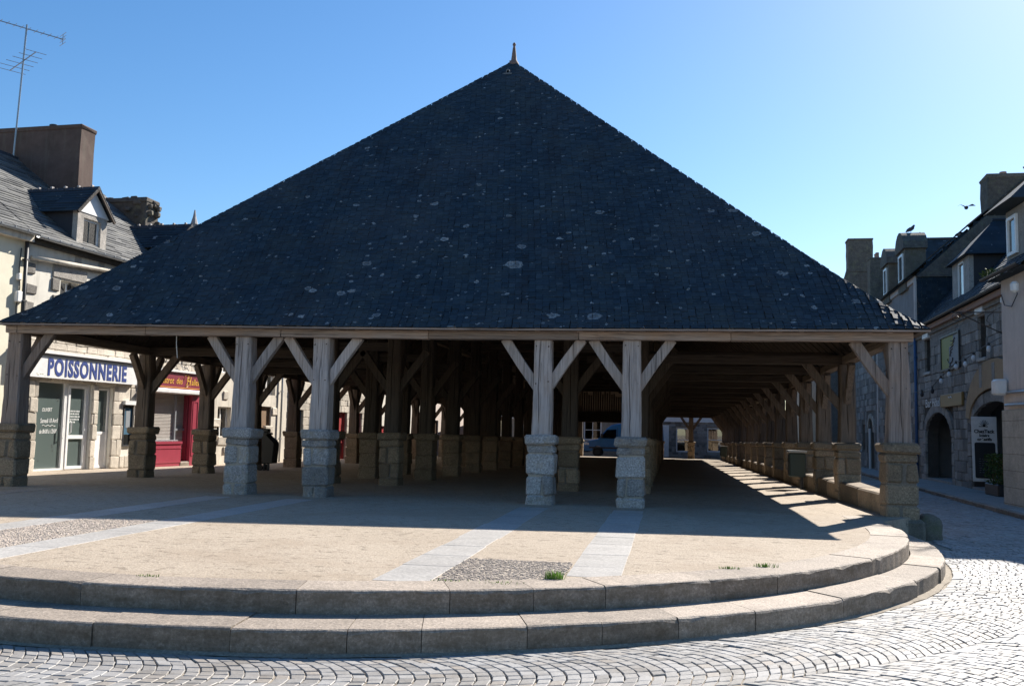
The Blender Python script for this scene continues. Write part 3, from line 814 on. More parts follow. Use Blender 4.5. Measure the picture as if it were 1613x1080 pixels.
# --- roof: deck of boards, battens, slates
EX, EY0, EZ = 8.44, -.47, 3.05
APY, APZ = 8.03, 11.2
PROF = [(0, 0), (.45, .36), (1.2, 1.06), (8.5, 8.23)]          # run, rise of the roof profile, kicked out at the eaves
def prof_at(u):                                               # u in 0..1 of the developed length
    L = [0]
    for a, b in zip(PROF, PROF[1:]): L.append(L[-1]+math.dist(a, b))
    d = u*L[-1]
    for i in range(len(PROF)-1):
        if d <= L[i+1]+1e-9:
            t = (d-L[i])/(L[i+1]-L[i]); return (PROF[i][0]+(PROF[i+1][0]-PROF[i][0])*t, PROF[i][1]+(PROF[i+1][1]-PROF[i][1])*t)
    return PROF[-1]
DEV = sum(math.dist(a, b) for a, b in zip(PROF, PROF[1:]))
YB = YEND+.5                                                  # rear eaves
def front_pt(u, x01, lift=0):
    """point on the front hip, u up the slope, x01 in -1..1 across"""
    r, h = prof_at(u); k = 1-r/8.5
    x = EX*k*x01; y = EY0+r; nx = .7
    return Vector((x, y-lift*nx, EZ+h+lift*.72+rise(x)*(1-u)))
def side_pt(u, yv, sgn, lift=0):
    r, h = prof_at(u); k = 1-r/8.5; x = EX*k*sgn
    return Vector((x+sgn*lift*.7, yv, EZ+h+lift*.72+rise(x)*(1-u)+shear(yv)*(1 if yv > EY0+r+.01 else 1)))
roof = None
g = G(); us = [0, .04, .11, .3, .6, 1.0]
for u in us:
    for x01 in (-1, 0, 1): g.v.append(tuple(front_pt(u, x01, -.05)))
for i in range(len(us)-1):
    for k in (0, 1):
        a = i*3+k; g.f.append((a, a+1, a+4, a+3))
for sgn in (-1, 1):
    b = len(g.v)
    for u in us:
        r, h = prof_at(u)
        for yv in (EY0+r, (EY0+YB)/2, YB-r): g.v.append(tuple(side_pt(u, yv, sgn, -.05)))
    for i in range(len(us)-1):
        for k in (0, 1):
            a = b+i*3+k; g.f.append((a, a+1, a+4, a+3) if sgn > 0 else (a, a+3, a+4, a+1))
b = len(g.v)
for u in us:
    r, h = prof_at(u); k = 1-r/8.5
    for x01 in (1, -1): g.v.append((EX*k*x01, YB-r, EZ+h-.04+shear(YB)))
for i in range(len(us)-1): a = b+i*2; g.f.append((a, a+1, a+3, a+2))
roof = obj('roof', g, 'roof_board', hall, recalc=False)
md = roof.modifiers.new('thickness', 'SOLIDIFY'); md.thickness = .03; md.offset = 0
# eaves: rafter feet and a thin board under the first slates
nfoot = 46
for i in range(nfoot):
    x = -8.3+16.55*i/(nfoot-1)+hr.uniform(-.04, .04); z = ZB+.155+rise(x); rl = min(1.32, 8.5*(1-(abs(x)+.14)/8.44)+.05-.05)
    if rl < .25: continue
    obj('rafter', G().beam((x, -.42, z+.005), (x, -.42+rl, z+.005+rl*.72), .085, .085, jit=.004), 'oak_across', roof)
for a, b in zip((-8.46, -5.2, -1.7, 1.6, 4.9), (-5.2, -1.7, 1.6, 4.9, 8.46)):
    g = G().beam((a+.002, EY0+.03, EZ-.027+rise(a)), (b-.002, EY0+.03, EZ-.027+rise(b)), .12, .028, jit=.003); obj('eaves_board', g, 'oak_across', roof)
obj('eaves_board', G().beam((8.36, EY0, EZ-.03), (8.36, YB, EZ-.03+shear(YB)), .12, .03), 'oak_along', roof)
obj('eaves_board', G().beam((-8.36, EY0, EZ-.03+rise(-8.4)), (-8.36, YB, EZ-.03+shear(YB)+rise(-8.4)), .12, .03), 'oak_along', roof)
# rafters seen from below in the aisles and nave
g = G(); y = 1.2
k = 0
while y < 40:
    for sgn in (-1, 1):
        r1 = min(8.3, y+.2)
        p = Vector((sgn*8.3, y, ZB+.2+rise(sgn*8.3)+shear(y))); q = Vector((sgn*(8.44-r1), y, EZ+r1*.965-.13+shear(y)))
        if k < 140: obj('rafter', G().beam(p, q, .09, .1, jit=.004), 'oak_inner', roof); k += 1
    y += .62
# slates, one by one on the front hip, course by course
sr = random.Random(77); SWD = .128; EXPO = .076; NC = int(DEV/EXPO)
slg = G()
def slate(c, across, up, nrm, w_, l_, th, tint, i0=0, i1=0):
    a, b, c2, d = c-across*w_/2, c+across*w_/2, c+across*(w_/2-i1)+up*l_, c-across*(w_/2-i0)+up*l_
    skew = sr.uniform(-.006, .006); a = a+up*skew; b = b-up*skew
    vs = [a, b, c2, d, a+nrm*th, b+nrm*th, c2+nrm*.004, d+nrm*.004]
    slg.add([tuple(v) for v in vs], [(4, 5, 6, 7), (0, 1, 5, 4), (1, 2, 6, 5), (3, 0, 4, 7)], tint)
def tint():
    t = sr.betavariate(2.2, 3.2)
    return min(1, t+(.35 if sr.random() < .015 else 0))
X3 = Vector((1, 0, 0))
for i in range(NC):
    u = i/NC; p0 = front_pt(u, 0); p1 = front_pt(min(1, u+.004), 0); up = (p1-p0).normalized(); nrm = X3.cross(up).normalized()
    if nrm.y > 0: nrm = -nrm
    r, h = prof_at(u); hw = EX*(1-r/8.5); r2_ = prof_at(min(1, u+.15/DEV))[0]; hw2 = EX*(1-r2_/8.5); n = max(1, int(2*hw/SWD)); off = .5 if i % 2 else 0
    for k in range(-2, n+2):
        x = -hw+(k+off+.5)*SWD+sr.uniform(-.008, .008)
        w_ = SWD-.005+sr.uniform(-.010, .003)
        xa, xb = max(x-w_/2, -hw-.012), min(x+w_/2, hw+.012)
        if xb-xa < .02: continue
        i0, i1 = min(max(0, -hw2-.006-xa), xb-xa-.004), min(max(0, xb-hw2-.006), xb-xa-.004)
        ln = .15*min(1, (xb-xa)/max(.001, xb-hw2, -hw2-xa))
        x, w_ = (xa+xb)/2, xb-xa
        c = p0+X3*x; c.z += rise(x)*(1-u)-rise(0)
        ax_, nn = X3, nrm
        if sr.random() < .006: c = c-up*sr.uniform(.02, .06)+nrm*.012; ax_ = (X3+up*sr.uniform(-.16, .16)).normalized()      # slipped slate
        if u < .2 and x > hw-.75:                       # the old slates curl over along the foot of the right-hand hip
            rl_ = .30*(1-(hw-x)/.75)*(1-u/.2)*sr.uniform(.5, 1.2); nn = (nrm+X3*rl_).normalized(); ax_ = (X3-nrm*rl_).normalized(); c = c+nrm*(rl_*.05)
        slate(c+nrm*sr.uniform(.004, .012)-up*sr.uniform(0, .01), ax_, up, nn, w_, ln, sr.uniform(.008, .014), tint(), i0, i1)
    # slates of the two flanks near the hip, then long strips
    for sgn in (-1, 1):
        q0 = side_pt(u, EY0+r, sgn); q1 = side_pt(min(1, u+.004), EY0+r, sgn); upd = (q1-q0); upd.y = 0; upd.normalize()
        ns = Vector((sgn*abs(upd.z), 0, abs(upd.x))); A = Vector((0, 1, 0))
        y = EY0+r-sr.uniform(.0, .014)-(.04 if u < .16 else 0)*sr.random()
        for k in range(12):
            w_ = SWD-.005; c = Vector((q0.x, y+w_/2, q0.z+shear(y)))
            slate(c+ns*sr.uniform(.004, .012)-upd*sr.uniform(0, .012), A*(1 if sgn > 0 else -1), upd, ns, w_, .15, sr.uniform(.009, .016), tint(), *((lambda q: (q, 0) if sgn > 0 else (0, q))(min(max(0, EY0+r2_-.006-y), w_-.004)))); y += SWD
        ye = YB-r
        if ye > y+.1:
            m_ = 6; 
            for k in range(m_):
                ya, yb = y+(ye-y)*k/m_, y+(ye-y)*(k+1)/m_
                for_c = Vector((q0.x, (ya+yb)/2, q0.z+shear((ya+yb)/2)))
                slate(for_c+ns*.008, A*(1 if sgn > 0 else -1), upd, ns, yb-ya, .15, .012, .4)
obj('slates', slg, 'slate', roof, kind='stuff', recalc=False)
# ridge and finials
fin = obj('finial', G().lathe([(.17, -.2), (.13, -.08), (.08, 0), (.068, .1), (.054, .22), (.04, .34), (.03, .38), (.03, .4), (.044, .42), (.046, .45), (.03, .48), (.01, .5)], (0.03, APY-.02, EZ+8.23+.02), 14), 'finial_clay', roof, smooth=True)
obj('ridge_cap', G().beam((0, APY, EZ+8.23), (0, YB-8.5, EZ+8.23+shear(40)), .2, .06), 'lead', roof)
# little lead vent near the top of the hip
c = front_pt(.94, -.06, .0); g = G()
n = 8
arch = [(-.1, 0)]+[(-.07*math.cos(PI*i/n), .1+.08*math.sin(PI*i/n)) for i in range(n+1)]+[(.1, 0)]
pts = [(-.085, 0), (-.085, .1)]+[(-.085*math.cos(PI*i/n), .1+.085*math.sin(PI*i/n)) for i in range(1, n)]+[(.085, .1), (.085, 0)]
inn = [(x*.55, z*.72) for x, z in pts]
vs = [(c.x+x*.62, c.y-.09, c.z-.06+z*.62) for x, z in pts]+[(c.x+x*.62, c.y-.09, c.z-.06+z*.62) for x, z in inn]+[(c.x+x*.62, c.y+.22, c.z-.06+z*.62) for x, z in pts]
m_ = len(pts); fs = []
for i in range(m_-1): fs += [(i, i+1, m_+i+1, m_+i), (2*m_+i, 2*m_+i+1, i+1, i)]
g.add(vs, fs); g.box(c.x-.11, c.x+.11, c.y-.13, c.y+.02, c.z-.1, c.z-.065)
obj('vent', g, 'vent_zinc', roof)
# thin cable hanging from the plate on the left
obj('hanging_cable', G().tube([(-4.98, -.05, 2.98), (-4.97, -.05, 2.75), (-4.95, -.05, 2.6), (-4.94, -.05, 2.5)], .007, 5), 'white_paint', hall)
# ------------------------------------------------------------------ houses on the left
LF = Fr((-12.33, 0), (.0682, 1), (1, -.0682))
def LG(): return G(LF)
lr = random.Random(91)
def gable_roof(parent, fr, s0, s1, d0, depth, z0, rise_, mat='slate', courses=None, over=.22, name='roof', flip=False):
    """front slope (and back slope) built course by course of slates strips; d0 is the front wall plane"""
    g = G(fr); ridge_d = d0-depth/2; run = depth/2+over; L_ = math.hypot(run, rise_)
    n = courses or int(L_/.16)
    for i in range(n):
        a, b = i/n, min(1, (i+1.25)/n)
        s = s0; 
        while s < s1-.02:
            w_ = min(lr.uniform(.5, 1.2), s1-s); t_ = lr.uniform(.012, .03)
            da, db = d0+over-run*a, d0+over-run*b; za, zb = z0+rise_*a, z0+rise_*b
            g.add([(s+.004, da, za), (s+w_-.004, da, za), (s+w_-.004, db, zb), (s+.004, db, zb), (s+.004, da+t_*.6, za+t_), (s+w_-.004, da+t_*.6, za+t_), (s+w_-.004, db, zb+.004), (s+.004, db, zb+.004)],
                  [(4, 5, 6, 7), (0, 1, 5, 4), (1, 2, 6, 5), (3, 0, 4, 7)], lr.random()*.8)
            s += w_
    # back slope, underside and gables closed
    zr = z0+rise_; db = d0-depth-over
    g.add([(s0, ridge_d, zr), (s1, ridge_d, zr), (s1, db, z0), (s0, db, z0), (s0, d0+over, z0-.05), (s1, d0+over, z0-.05)],
          [(0, 1, 2, 3), (4, 5, 2, 3)], .4)
    o = obj(name, g, mat, parent, recalc=False)
    g = G(fr)
    for s in (s0+.03, s1-.03):
        obj('gable', G(fr).prism([(d0, z0-.1), (ridge_d, zr-.14), (d0-depth, z0-.1)], 0, s-.02, s+.02), 'rubble_chimney', o)
    obj('ridge_tile', G(fr).prism([(ridge_d-.14, zr-.09), (ridge_d, zr+.06), (ridge_d+.14, zr-.09), (ridge_d, zr-.0)], 0, s0, s1), 'terracotta' if name == 'roof' and parent.get('category') == 'x' else 'slate_dark', o)
    return o
def gutter(parent, fr, s0, s1, d, z, mat='zinc'):
    n = 7; g = G(fr); vs = []
    for s in (s0, s1):
        for k in range(n+1): vs.append((s, d+.075+.07*math.cos(PI+PI*k/n), z-.07*math.sin(PI*k/n)))
        for k in range(n, -1, -1): vs.append((s, d+.075+.06*math.cos(PI+PI*k/n), z-.06*math.sin(PI*k/n)))
    m_ = 2*n+2; g.add(vs, [(k, (k+1) % m_, m_+(k+1) % m_, m_+k) for k in range(m_)])
    o = obj('gutter', g, mat, parent)
    g = G(fr); s = s0+.3
    while s < s1: g.box(s-.012, s+.012, d-.02, d+.16, z-.005, z+.012); s += .45
    obj('gutter_bracket', g, mat, o)
    return o
def pipe(parent, fr, s, d, z0, z1, r=.045, mat='zinc'):
    o = obj('downpipe', G(fr).tube([(s, d, z0), (s, d, (z0+z1)/2), (s, d, z1)], r, 8), mat, parent, smooth=True)
    g = G(fr)
    for k in range(3):
        z = z0+(z1-z0)*(k+.5)/3; g.box(s-r-.012, s+r+.012, d-r-.02, d+r+.008, z-.02, z+.02)
    obj('pipe_clip', g, mat, o); return o
def chimney(parent, T, x0, x1, y0, y1, z0, z1, mat='chimney_render', pots=0, name='chimney'):
    g = G(T); rr2 = lr; n = 5
    vs = []
    for i in range(n+1):
        z = z0+(z1-.14-z0)*i/n
        for (a, b) in ((x0, y0), (x1, y0), (x1, y1), (x0, y1)): vs.append((a+rr2.uniform(-.02, .02), b+rr2.uniform(-.02, .02), z))
    fs = [(3, 2, 1, 0)]+[(i*4+k, i*4+(k+1) % 4, i*4+4+(k+1) % 4, i*4+4+k) for i in range(n) for k in range(4)]
    g.add(vs, fs)
    c = obj(name, g, mat, parent, bevel=.03)
    obj('coping', G(T).stone(x0-.035, x1+.035, y0-.035, y1+.035, z1-.15, z1, .05, .025), mat, c)
    for k in range(pots):
        px = x0+(x1-x0)*(k+.5)/pots; obj('chimney_pot', G(T).lathe([(.12, 0), (.1, .25), (.13, .28), (.11, .34)], (px, (y0+y1)/2, z1-.01), 10), 'terracotta', c)
    return c
def dormer(parent, fr, s0, s1, d0, z0, ze, zp, back, wallm='slate_dark', winm='white_frame', face='granite_pale', gable=True, ped='white_paint'):
    """gabled dormer: front face on the wall line, cheeks and small slate roof running back"""
    sm = (s0+s1)/2
    g = G(fr); wall(g, s0, s1, z0, ze, d0-.16, d0, [(s0+.26, s1-.26, z0+.12, ze-.16)])
    dm = obj('dormer', g, face, parent)
    g = G(fr); g.box(s0+.0, s0+.1, d0-back, d0-.16, z0-.6, ze); g.box(s1-.1, s1, d0-back, d0-.16, z0-.6, ze); obj('dormer_cheek', g, wallm, dm)
    f = obj('window', frame(G(fr), s0+.26, s1-.26, z0+.12, ze-.16, d0-.12, d0-.07, .06), winm, dm)
    g2 = G(fr); g2.box(sm-.03, sm+.03, d0-.115, d0-.08, z0+.18, ze-.22); g2.box(s0+.3, s1-.3, d0-.105, d0-.1, z0+.16, ze-.2)
    ch = obj('pane', g2, 'window_glass', dm)
    obj('pane_backing', G(fr).box(s0+.1, s1-.1, d0-.5, d0-.48, z0, ze), 'dark_room', dm)
    g = G(fr); o = .16
    n = 9
    for sgn in (-1, 1):
        for i in range(n):
            a, b = i/n, min(1, (i+1.3)/n); e = (s1-s0)/2+o
            for k in range(5):
                q0, q1 = d0+.16-(back+.3)*k/5, d0+.16-(back+.3)*(k+1)/5
                sa, sb = sm+sgn*e*(1-a), sm+sgn*e*(1-b); za, zb = ze-.06+(zp-ze+.06)*a, ze-.06+(zp-ze+.06)*b; t_ = lr.uniform(.012, .028)
                g.add([(sa, q0, za), (sa, q1, za), (sb, q1, zb), (sb, q0, zb), (sa+sgn*t_*.5, q0, za+t_), (sa+sgn*t_*.5, q1, za+t_), (sb, q1, zb+.003), (sb, q0, zb+.003)],
                      [(4, 5, 6, 7), (0, 1, 5, 4), (1, 2, 6, 5), (3, 0, 4, 7), (0, 3, 2, 1)], lr.random()*.8)
    obj('dormer_roof', g, 'slate', dm, recalc=False)
    g = G(fr); s = d0+.16
    k = 0
    for k in range(9):
        q0 = d0+.16-(back+.3)*k/9; q1 = d0+.16-(back+.3)*(k+1)/9+.015
        g.prism([(sm-.1, zp-.07), (sm, zp+.045), (sm+.1, zp-.07)], 1, q1, q0)
    obj('ridge_tile', g, 'slate_dark', dm)
    g = G(fr)
    for k in range(5): g.stone(sm-.05, sm+.05, d0-.05-(back)*k/5-.06, d0-.05-(back)*k/5, zp+.02, zp+.085, .01, .004)
    obj('ridge_clip', g, 'lead', dm)
    if gable:
        g = G(fr); g.add([(s0-.05, d0+.02, ze-.02), (s1+.05, d0+.02, ze-.02), (sm, d0+.02, zp-.1), (s0-.05, d0-.06, ze-.02), (s1+.05, d0-.06, ze-.02), (sm, d0-.06, zp-.1)], [(0, 1, 2), (3, 5, 4), (0, 2, 5, 3), (1, 4, 5, 2), (0, 3, 4, 1)])
        obj('pediment', g, ped, dm)
        for sgn in (-1, 1):
            obj('bargeboard', G(fr).beam((sm+sgn*((s1-s0)/2+.17), d0+.13, ze-.09), (sm, d0+.13, zp-.03), .05, .09), 'oak_inner', dm)
    return dm

# --- cream house at the picture's left edge
cream = thing('cream_house', 'cream rendered house at the far left edge with a slate roof and grey gutter', 'house', LF((0, 0, -.1)))
obj('wall', wall(LG(), -7, 4.96, -.7, 5.86, -.4, 0, [(1.2, 2.3, .0, 2.2), (1.1, 2.2, 3.4, 4.9)]), 'cream_render', cream)
obj('back_wall', LG().box(-7, 4.96, -8.8, -8.5, -.7, 5.86), 'cream_render', cream)
window(cream, LF, 1.1, 2.2, 3.4, 4.9); window(cream, LF, 1.2, 2.3, 0, 2.2, name='door')
obj('cornice', LG().box(-7, 4.96, 0, .2, 5.80, 5.98), 'pale_render', cream)
gable_roof(cream, LF, -7, 4.96, 0, 8.7, 6.0, 3.4, 'slate_grey')
gutter(cream, LF, -7, 4.99, .22, 6.02)
obj('skylight', LG().beam((4.05, -1.05, 6.97), (4.65, -1.05, 6.97), .7, .05, up=(-.05, 1, 1)), 'dark_metal', cream)
# loudspeaker box and wiring on its wall near the downpipe
pipe(cream, LF, 4.84, .09, 2.7, 5.85, .05, 'dark_metal')
g = LG().tube([(4.7, .05, 5.6), (4.66, .06, 5.1), (4.72, .06, 4.6), (4.64, .06, 4.1), (4.68, .06, 3.5), (4.66, .05, 3.0)], .014, 6); obj('cable', g, 'dark_metal', cream)
obj('junction_box', LG().stone(4.6, 4.78, 0, .12, 4.22, 4.5, .02, 0), 'white_paint', cream)
obj('junction_box', LG().stone(4.62, 4.74, 0, .1, 4.78, 4.95, .02, 0), 'white_paint', cream)

# --- fish shop
fish = thing('fish_shop_house', 'stone fronted fish shop house with a white sign, glazed door and gabled dormer', 'house', LF((7, 0, -.05)))
holes = [(5.68, 7.86, -.1, 2.33), (8.1, 8.78, -.1, 2.24), (9.25, 9.75, .55, 1.75), (6.3, 7.15, 3.75, 5.05), (8.35, 9.2, 3.75, 5.05)]
obj('wall', wall(LG(), 4.98, 9.9, -.7, 5.9, -.35, -.03, holes), 'white_render', fish)
obj('back_wall', LG().box(4.98, 9.9, -8.8, -8.5, -.7, 5.9), 'white_render', fish)
# dressed stone of the shop front and its quoins
cladding(fish, LF, 5.0, 9.88, -.08, 2.42, holes[:3], .4, .42, 'granite_pale', dep=.1, d=.0, rr=random.Random(3))
cladding(fish, LF, 5.0, 9.88, 2.96, 3.5, [], .22, .5, 'granite_pale', dep=.1, d=-.01, rr=random.Random(4))
for (s0, s1, z0, z1) in ((4.99, 5.3, 5.02, 5.3), (5.95, 7.3, 5.08, 5.42), (5.93, 6.24, 4.72, 5.05), (7.18, 7.5, 4.6, 5.05), (8.1, 9.4, 5.08, 5.42), (5.0, 5.4, 4.5, 4.75), (5.0, 5.3, 4.0, 4.3), (6.0, 6.28, 4.3, 4.6), (5.0, 5.42, 3.6, 3.85)):
    obj('stone', LG().stone(s0, s1, -.1, .015, z0, z1, .02, .01), 'granite_wall', fish)
window(fish, LF, 6.3, 7.15, 3.75, 5.05, mull=1); window(fish, LF, 8.35, 9.2, 3.75, 5.05)
obj('cornice', LG().box(4.98, 9.9, -.03, .1, 5.80, 5.96), 'dark_joint', fish)
ro = gable_roof(fish, LF, 4.98, 9.9, 0, 8.7, 6.0, 3.45, 'slate_grey')
gutter(fish, LF, 5.0, 9.9, .2, 5.98)
g = LG().tube([(5.02, .1, 5.42), (6.5, .1, 5.5), (8.6, .1, 5.62), (9.3, .1, 5.66)], .06, 8); obj('downpipe', g, 'pale_render', fish, smooth=True)
# signboard
sb = obj('signboard', LG().box(4.7, 9.62, .02, .16, 2.38, 2.93), 'white_paint', fish)
obj('sign_hood', LG().box(4.62, 9.7, .0, .24, 3.01, 3.09), 'white_paint', sb)
obj('sign_hood_shadow_gap', LG().box(4.7, 9.62, .02, .1, 2.935, 3.005), 'zinc', sb)
text('POISSONNERIE', LF, 5.80, .165, 2.46, .62, 'blue_lettering', sb, width=3.3, bold=.022, space=1.16)
g = LG(); g.T = LF
lg = LG().tube([(5.12+.14*math.cos(a*.5), .168, 2.62+.12*math.sin(a*.5)) for a in range(0, 11)], .02, 6)
lg.tube([(5.16+.05*math.cos(a*.6), .168, 2.62+.05*math.sin(a*.6)) for a in range(0, 9)], .014, 6); obj('emblem', lg, 'pink_logo', sb)
g = LG()
for k in range(26): 
    s = 4.9+lr.random()*4.5; z = 2.41+lr.random()*.1; g.box(s, s+.02+lr.random()*.03, .155, .164, z, z+.012)
obj('printed_speckle', g, 'poster_green', sb)
# shop window, glazed door, side door
sw = obj('shop_window', frame(LG(), 5.69, 6.88, -.06, 2.32, -.2, -.1, .05), 'white_frame', fish)
obj('pane', LG().box(5.735, 6.835, -.16, -.155, -.015, 2.275), 'shop_glass', sw)
gd = obj('glazed_door', frame(LG(), 6.89, 7.84, -.06, 2.32, -.2, -.1, .075), 'white_frame', fish)
dl = frame(LG(), 6.97, 7.76, -.04, 2.24, -.19, -.08, .075); dl.box(7.045, 7.685, -.18, -.09, .78, .88); obj('door_leaf', dl, 'white_frame', gd)
obj('pane', LG().box(7.04, 7.69, -.145, -.14, .03, 2.17), 'shop_glass', gd)
obj('handle', LG().tube([(7.0, -.02, .92), (7.0, .03, .96), (7.0, .03, 1.22), (7.0, -.02, 1.26)], .018, 6), 'white_frame', gd)
sdr = obj('side_door', frame(LG(), 8.12, 8.76, -.06, 2.22, -.2, -.12, .06), 'white_frame', fish)
obj('door_panel', LG().box(8.18, 8.7, -.18, -.14, -.03, .92), 'white_frame', sdr); obj('pane', LG().box(8.18, 8.7, -.165, -.16, .92, 2.16), 'shop_glass', sdr)
obj('door_rail', LG().box(8.18, 8.7, -.19, -.13, .9, .98), 'white_frame', sdr)
g = LG(); g.box(5.6, 8.9, -2.6, -2.55, -.3, 2.6); g.box(5.55, 5.6, -2.6, -.36, -.3, 2.6); g.box(8.9, 8.95, -2.6, -.36, -.3, 2.6); g.box(5.6, 8.9, -2.6, -.36, 2.5, 2.55); g.box(5.6, 8.9, -2.6, -.36, -.12, -.07)
obj('shop_room', g, 'shop_room', fish)
obj('counter', LG().stone(5.9, 6.6, -1.6, -.9, -.07, .55, .02, 0), 'shop_room', fish)
# writing on the glass
for (t_, s, z, sz, wd) in (('OUVERT', 6.06, 1.50, .14, .38), ('Samedi 10 Avril', 6.02, 1.20, .17, .66), ('de 8h00 à 12h00', 6.0, .92, .16, .66)):
    text(t_, LF, s, -.150, z, sz, 'white_lettering', sw, width=wd, shear_=.15, ext=.001, name='handwriting', rot=.02)
obj('handwriting', LG().tube([(6.1+.045*k, -.149, 1.13+.018*math.sin(k*1.7)) for k in range(12)], .006, 4), 'white_lettering', sw)
g = LG()
for i, ln in enumerate((.40, .42, .44, .40, .28)):
    s = 7.08
    while s < 7.08+ln:
        w_ = lr.uniform(.02, .06); zz = 1.52-i*.075
        g.box(s, s+w_*.75, -.139, -.136, zz, zz+.028); g.box(s+w_*.2, s+w_*.45, -.1385, -.1355, zz-.008, zz+.042); s += w_+lr.uniform(.008, .02)
obj('notice', g, 'white_lettering', gd)
g = LG()
for (s, z) in ((6.6, 1.95), (6.64, 1.9), (6.58, 1.86), (6.62, 1.8), (6.5, .55), (6.52, .45), (6.48, .6), (6.0, .2)): g.add([(s, -.15, z), (s+.03, -.15, z+.035), (s+.055, -.15, z+.01), (s+.02, -.15, z-.01)], [(0, 1, 2, 3)])
obj('fish_decal', g, 'dark_metal', sw)
# display case right of the side door
dc = obj('notice_case', frame(LG(), 9.27, 9.74, .55, 1.75, -.1, .03, .04), 'dark_metal', fish)
obj('notice_sheet', LG().box(9.31, 9.70, -.02, -.01, .9, 1.68), 'blue_door', dc); obj('notice_sheet', LG().box(9.42, 9.62, -.008, -.004, 1.1, 1.6), 'poster_grey', dc)
obj('case_hood', LG().box(9.22, 9.8, 0, .1, 1.78, 1.9), 'white_paint', dc)
dormer(fish, LF, 6.8, 8.05, -.02, 5.45, 7.08, 7.85, 2.2, face='granite_wall')
chimney(fish, LF, 9.25, 9.95, -9.2, -2.05, 7.2, 10.42)
g = LG().lathe([(.05, 0), (.05, .14), (.14, .15), (.14, .19), (.05, .22)], (9.7, -3.4, 10.4), 10); obj('chimney_cowl', g, 'dark_metal', fish)

# television aerial strapped to the chimney
ant = thing('tv_aerial', 'tall thin television aerial mast strapped to the big brown chimney', 'aerial', LF((9.25, -3.75, 8.6)))
AX = lambda p: LF((9.15+p[0]+.0*p[2], -4.35+p[1], p[2]))
obj('mast', G(AX).tube([(0, 0, 9.45), (0, .06, 11), (0, .16, 13.72)], .028, 6), 'aluminium', ant)
g = G(AX).tube([(-.5, -1.0, 13.05), (.75, 1.25, 13.42)], .016, 5)
def yagi(z, n, L_, el, tilt, d):
    g = G(AX); d = Vector(d).normalized(); c = Vector((0, .14, z)); sd_ = Vector((d.y, -d.x, 0))
    g.tube([tuple(c-d*L_*.55), tuple(c+d*L_*.45)], .017, 5)
    for k in range(n):
        p = c+d*(L_*(k/(n-1)-.55)); e = el*(1-.35*k/(n-1)) if tilt else el
        g.tube([tuple(p-sd_*e/2), tuple(p+sd_*e/2)], .009, 4)
    return g, c+d*L_*.45, sd_
g, e, sd_ = yagi(13.6, 13, 2.5, .34, 0, (1, .6, 0))
for zz in (-.16, -.05, .06, .16): g.tube([tuple(e+Vector((0, 0, zz))-sd_*.24), tuple(e+Vector((0, 0, zz))+sd_*.24)], .01, 4)
g.tube([tuple(e+Vector((0, 0, -.17))), tuple(e+Vector((0, 0, .17)))], .012, 4); obj('upper_array', g, 'aluminium', ant)
g, e, sd_ = yagi(12.55, 6, 2.3, .95, 1, (-.6, 1, 0)); obj('lower_array', g, 'aluminium', ant)
obj('bracket', G(AX).tube([(0, 0, 9.5), (.1, 0.1, 9.45), (.14, .14, 9.1)], .02, 5), 'dark_metal', ant)

# --- bistro
bis = thing('bistro_house', 'bistro house with closed shutters and a dark red painted front and fascia', 'house', LF((11.6, 0, -.08)))
H = [(10.55, 13.0, -.2, 2.2), (10.6, 11.5, 3.7, 5.0), (12.0, 12.9, 3.7, 5.0)]
obj('wall', wall(LG(), 9.91, 13.3, -.7, 5.8, -.4, -.03, H), 'pale_render', bis); obj('back_wall', LG().box(9.91, 13.3, -8.8, -8.5, -.7, 5.8), 'pale_render', bis)
cladding(bis, LF, 9.93, 13.28, 2.95, 3.6, [], .25, .5, 'granite_pale', dep=.1, d=-.01, rr=random.Random(8))
window(bis, LF, 10.6, 11.5, 3.7, 5.0); window(bis, LF, 12.0, 12.9, 3.7, 5.0)
gable_roof(bis, LF, 9.6, 13.3, 0, 8.7, 5.95, 3.46, 'slate_grey'); gutter(bis, LF, 9.91, 13.3, .2, 5.85)
fa = obj('fascia', LG().box(9.98, 13.22, .0, .14, 2.36, 2.90), 'maroon_paint', bis)
obj('fascia_moulding', LG().box(9.95, 13.25, 0, .2, 2.90, 2.97), 'white_paint', fa)
obj('gold_line', LG().box(10.03, 13.17, .141, .146, 2.40, 2.415), 'gold_paint', fa)
text('Le', LF, 10.18, .145, 2.52, .30, 'gold_paint', fa, shear_=.25, width=.24)
text('B', LF, 10.72, .145, 2.50, .42, 'gold_paint', fa, shear_=.2, width=.25); text('istrot', LF, 10.99, .145, 2.52, .30, 'gold_paint', fa, shear_=.2, width=.58)
text('des', LF, 11.72, .145, 2.53, .28, 'gold_paint', fa, shear_=.2, width=.34); text('H', LF, 12.3, .145, 2.50, .42, 'gold_paint', fa, shear_=.2, width=.26); text('alles', LF, 12.58, .145, 2.52, .30, 'gold_paint', fa, shear_=.2, width=.45)
for c0 in (10.72, 12.28):
    obj('flourish', LG().tube([(c0+.02-.16*math.cos(a*.42), .148, 2.65+.2*math.sin(a*.42)) for a in range(0, 13)]+[(c0+.16, .148, 2.78), (c0+.05, .148, 2.72)], .008, 5), 'gold_paint', fa)
g = LG()
for k in range(30):
    s = 10.3+k*.09; z = 3.12+.06*math.sin(k*.8); g.tube([(s, .08, z), (s+.09, .09+.02*math.sin(k), z+.06*math.sin(k*.8+.8))], .012, 4)
    if k % 2: g.tube([(s, .08, z), (s+.05, .14, z+.14*(1 if k % 4 == 1 else -1))], .01, 4)
obj('climbing_stem', g, 'dark_metal', bis)
obj('awning_box', LG().stone(10.0, 13.2, .0, .26, 2.2, 2.35, .03, 0), 'white_paint', bis)
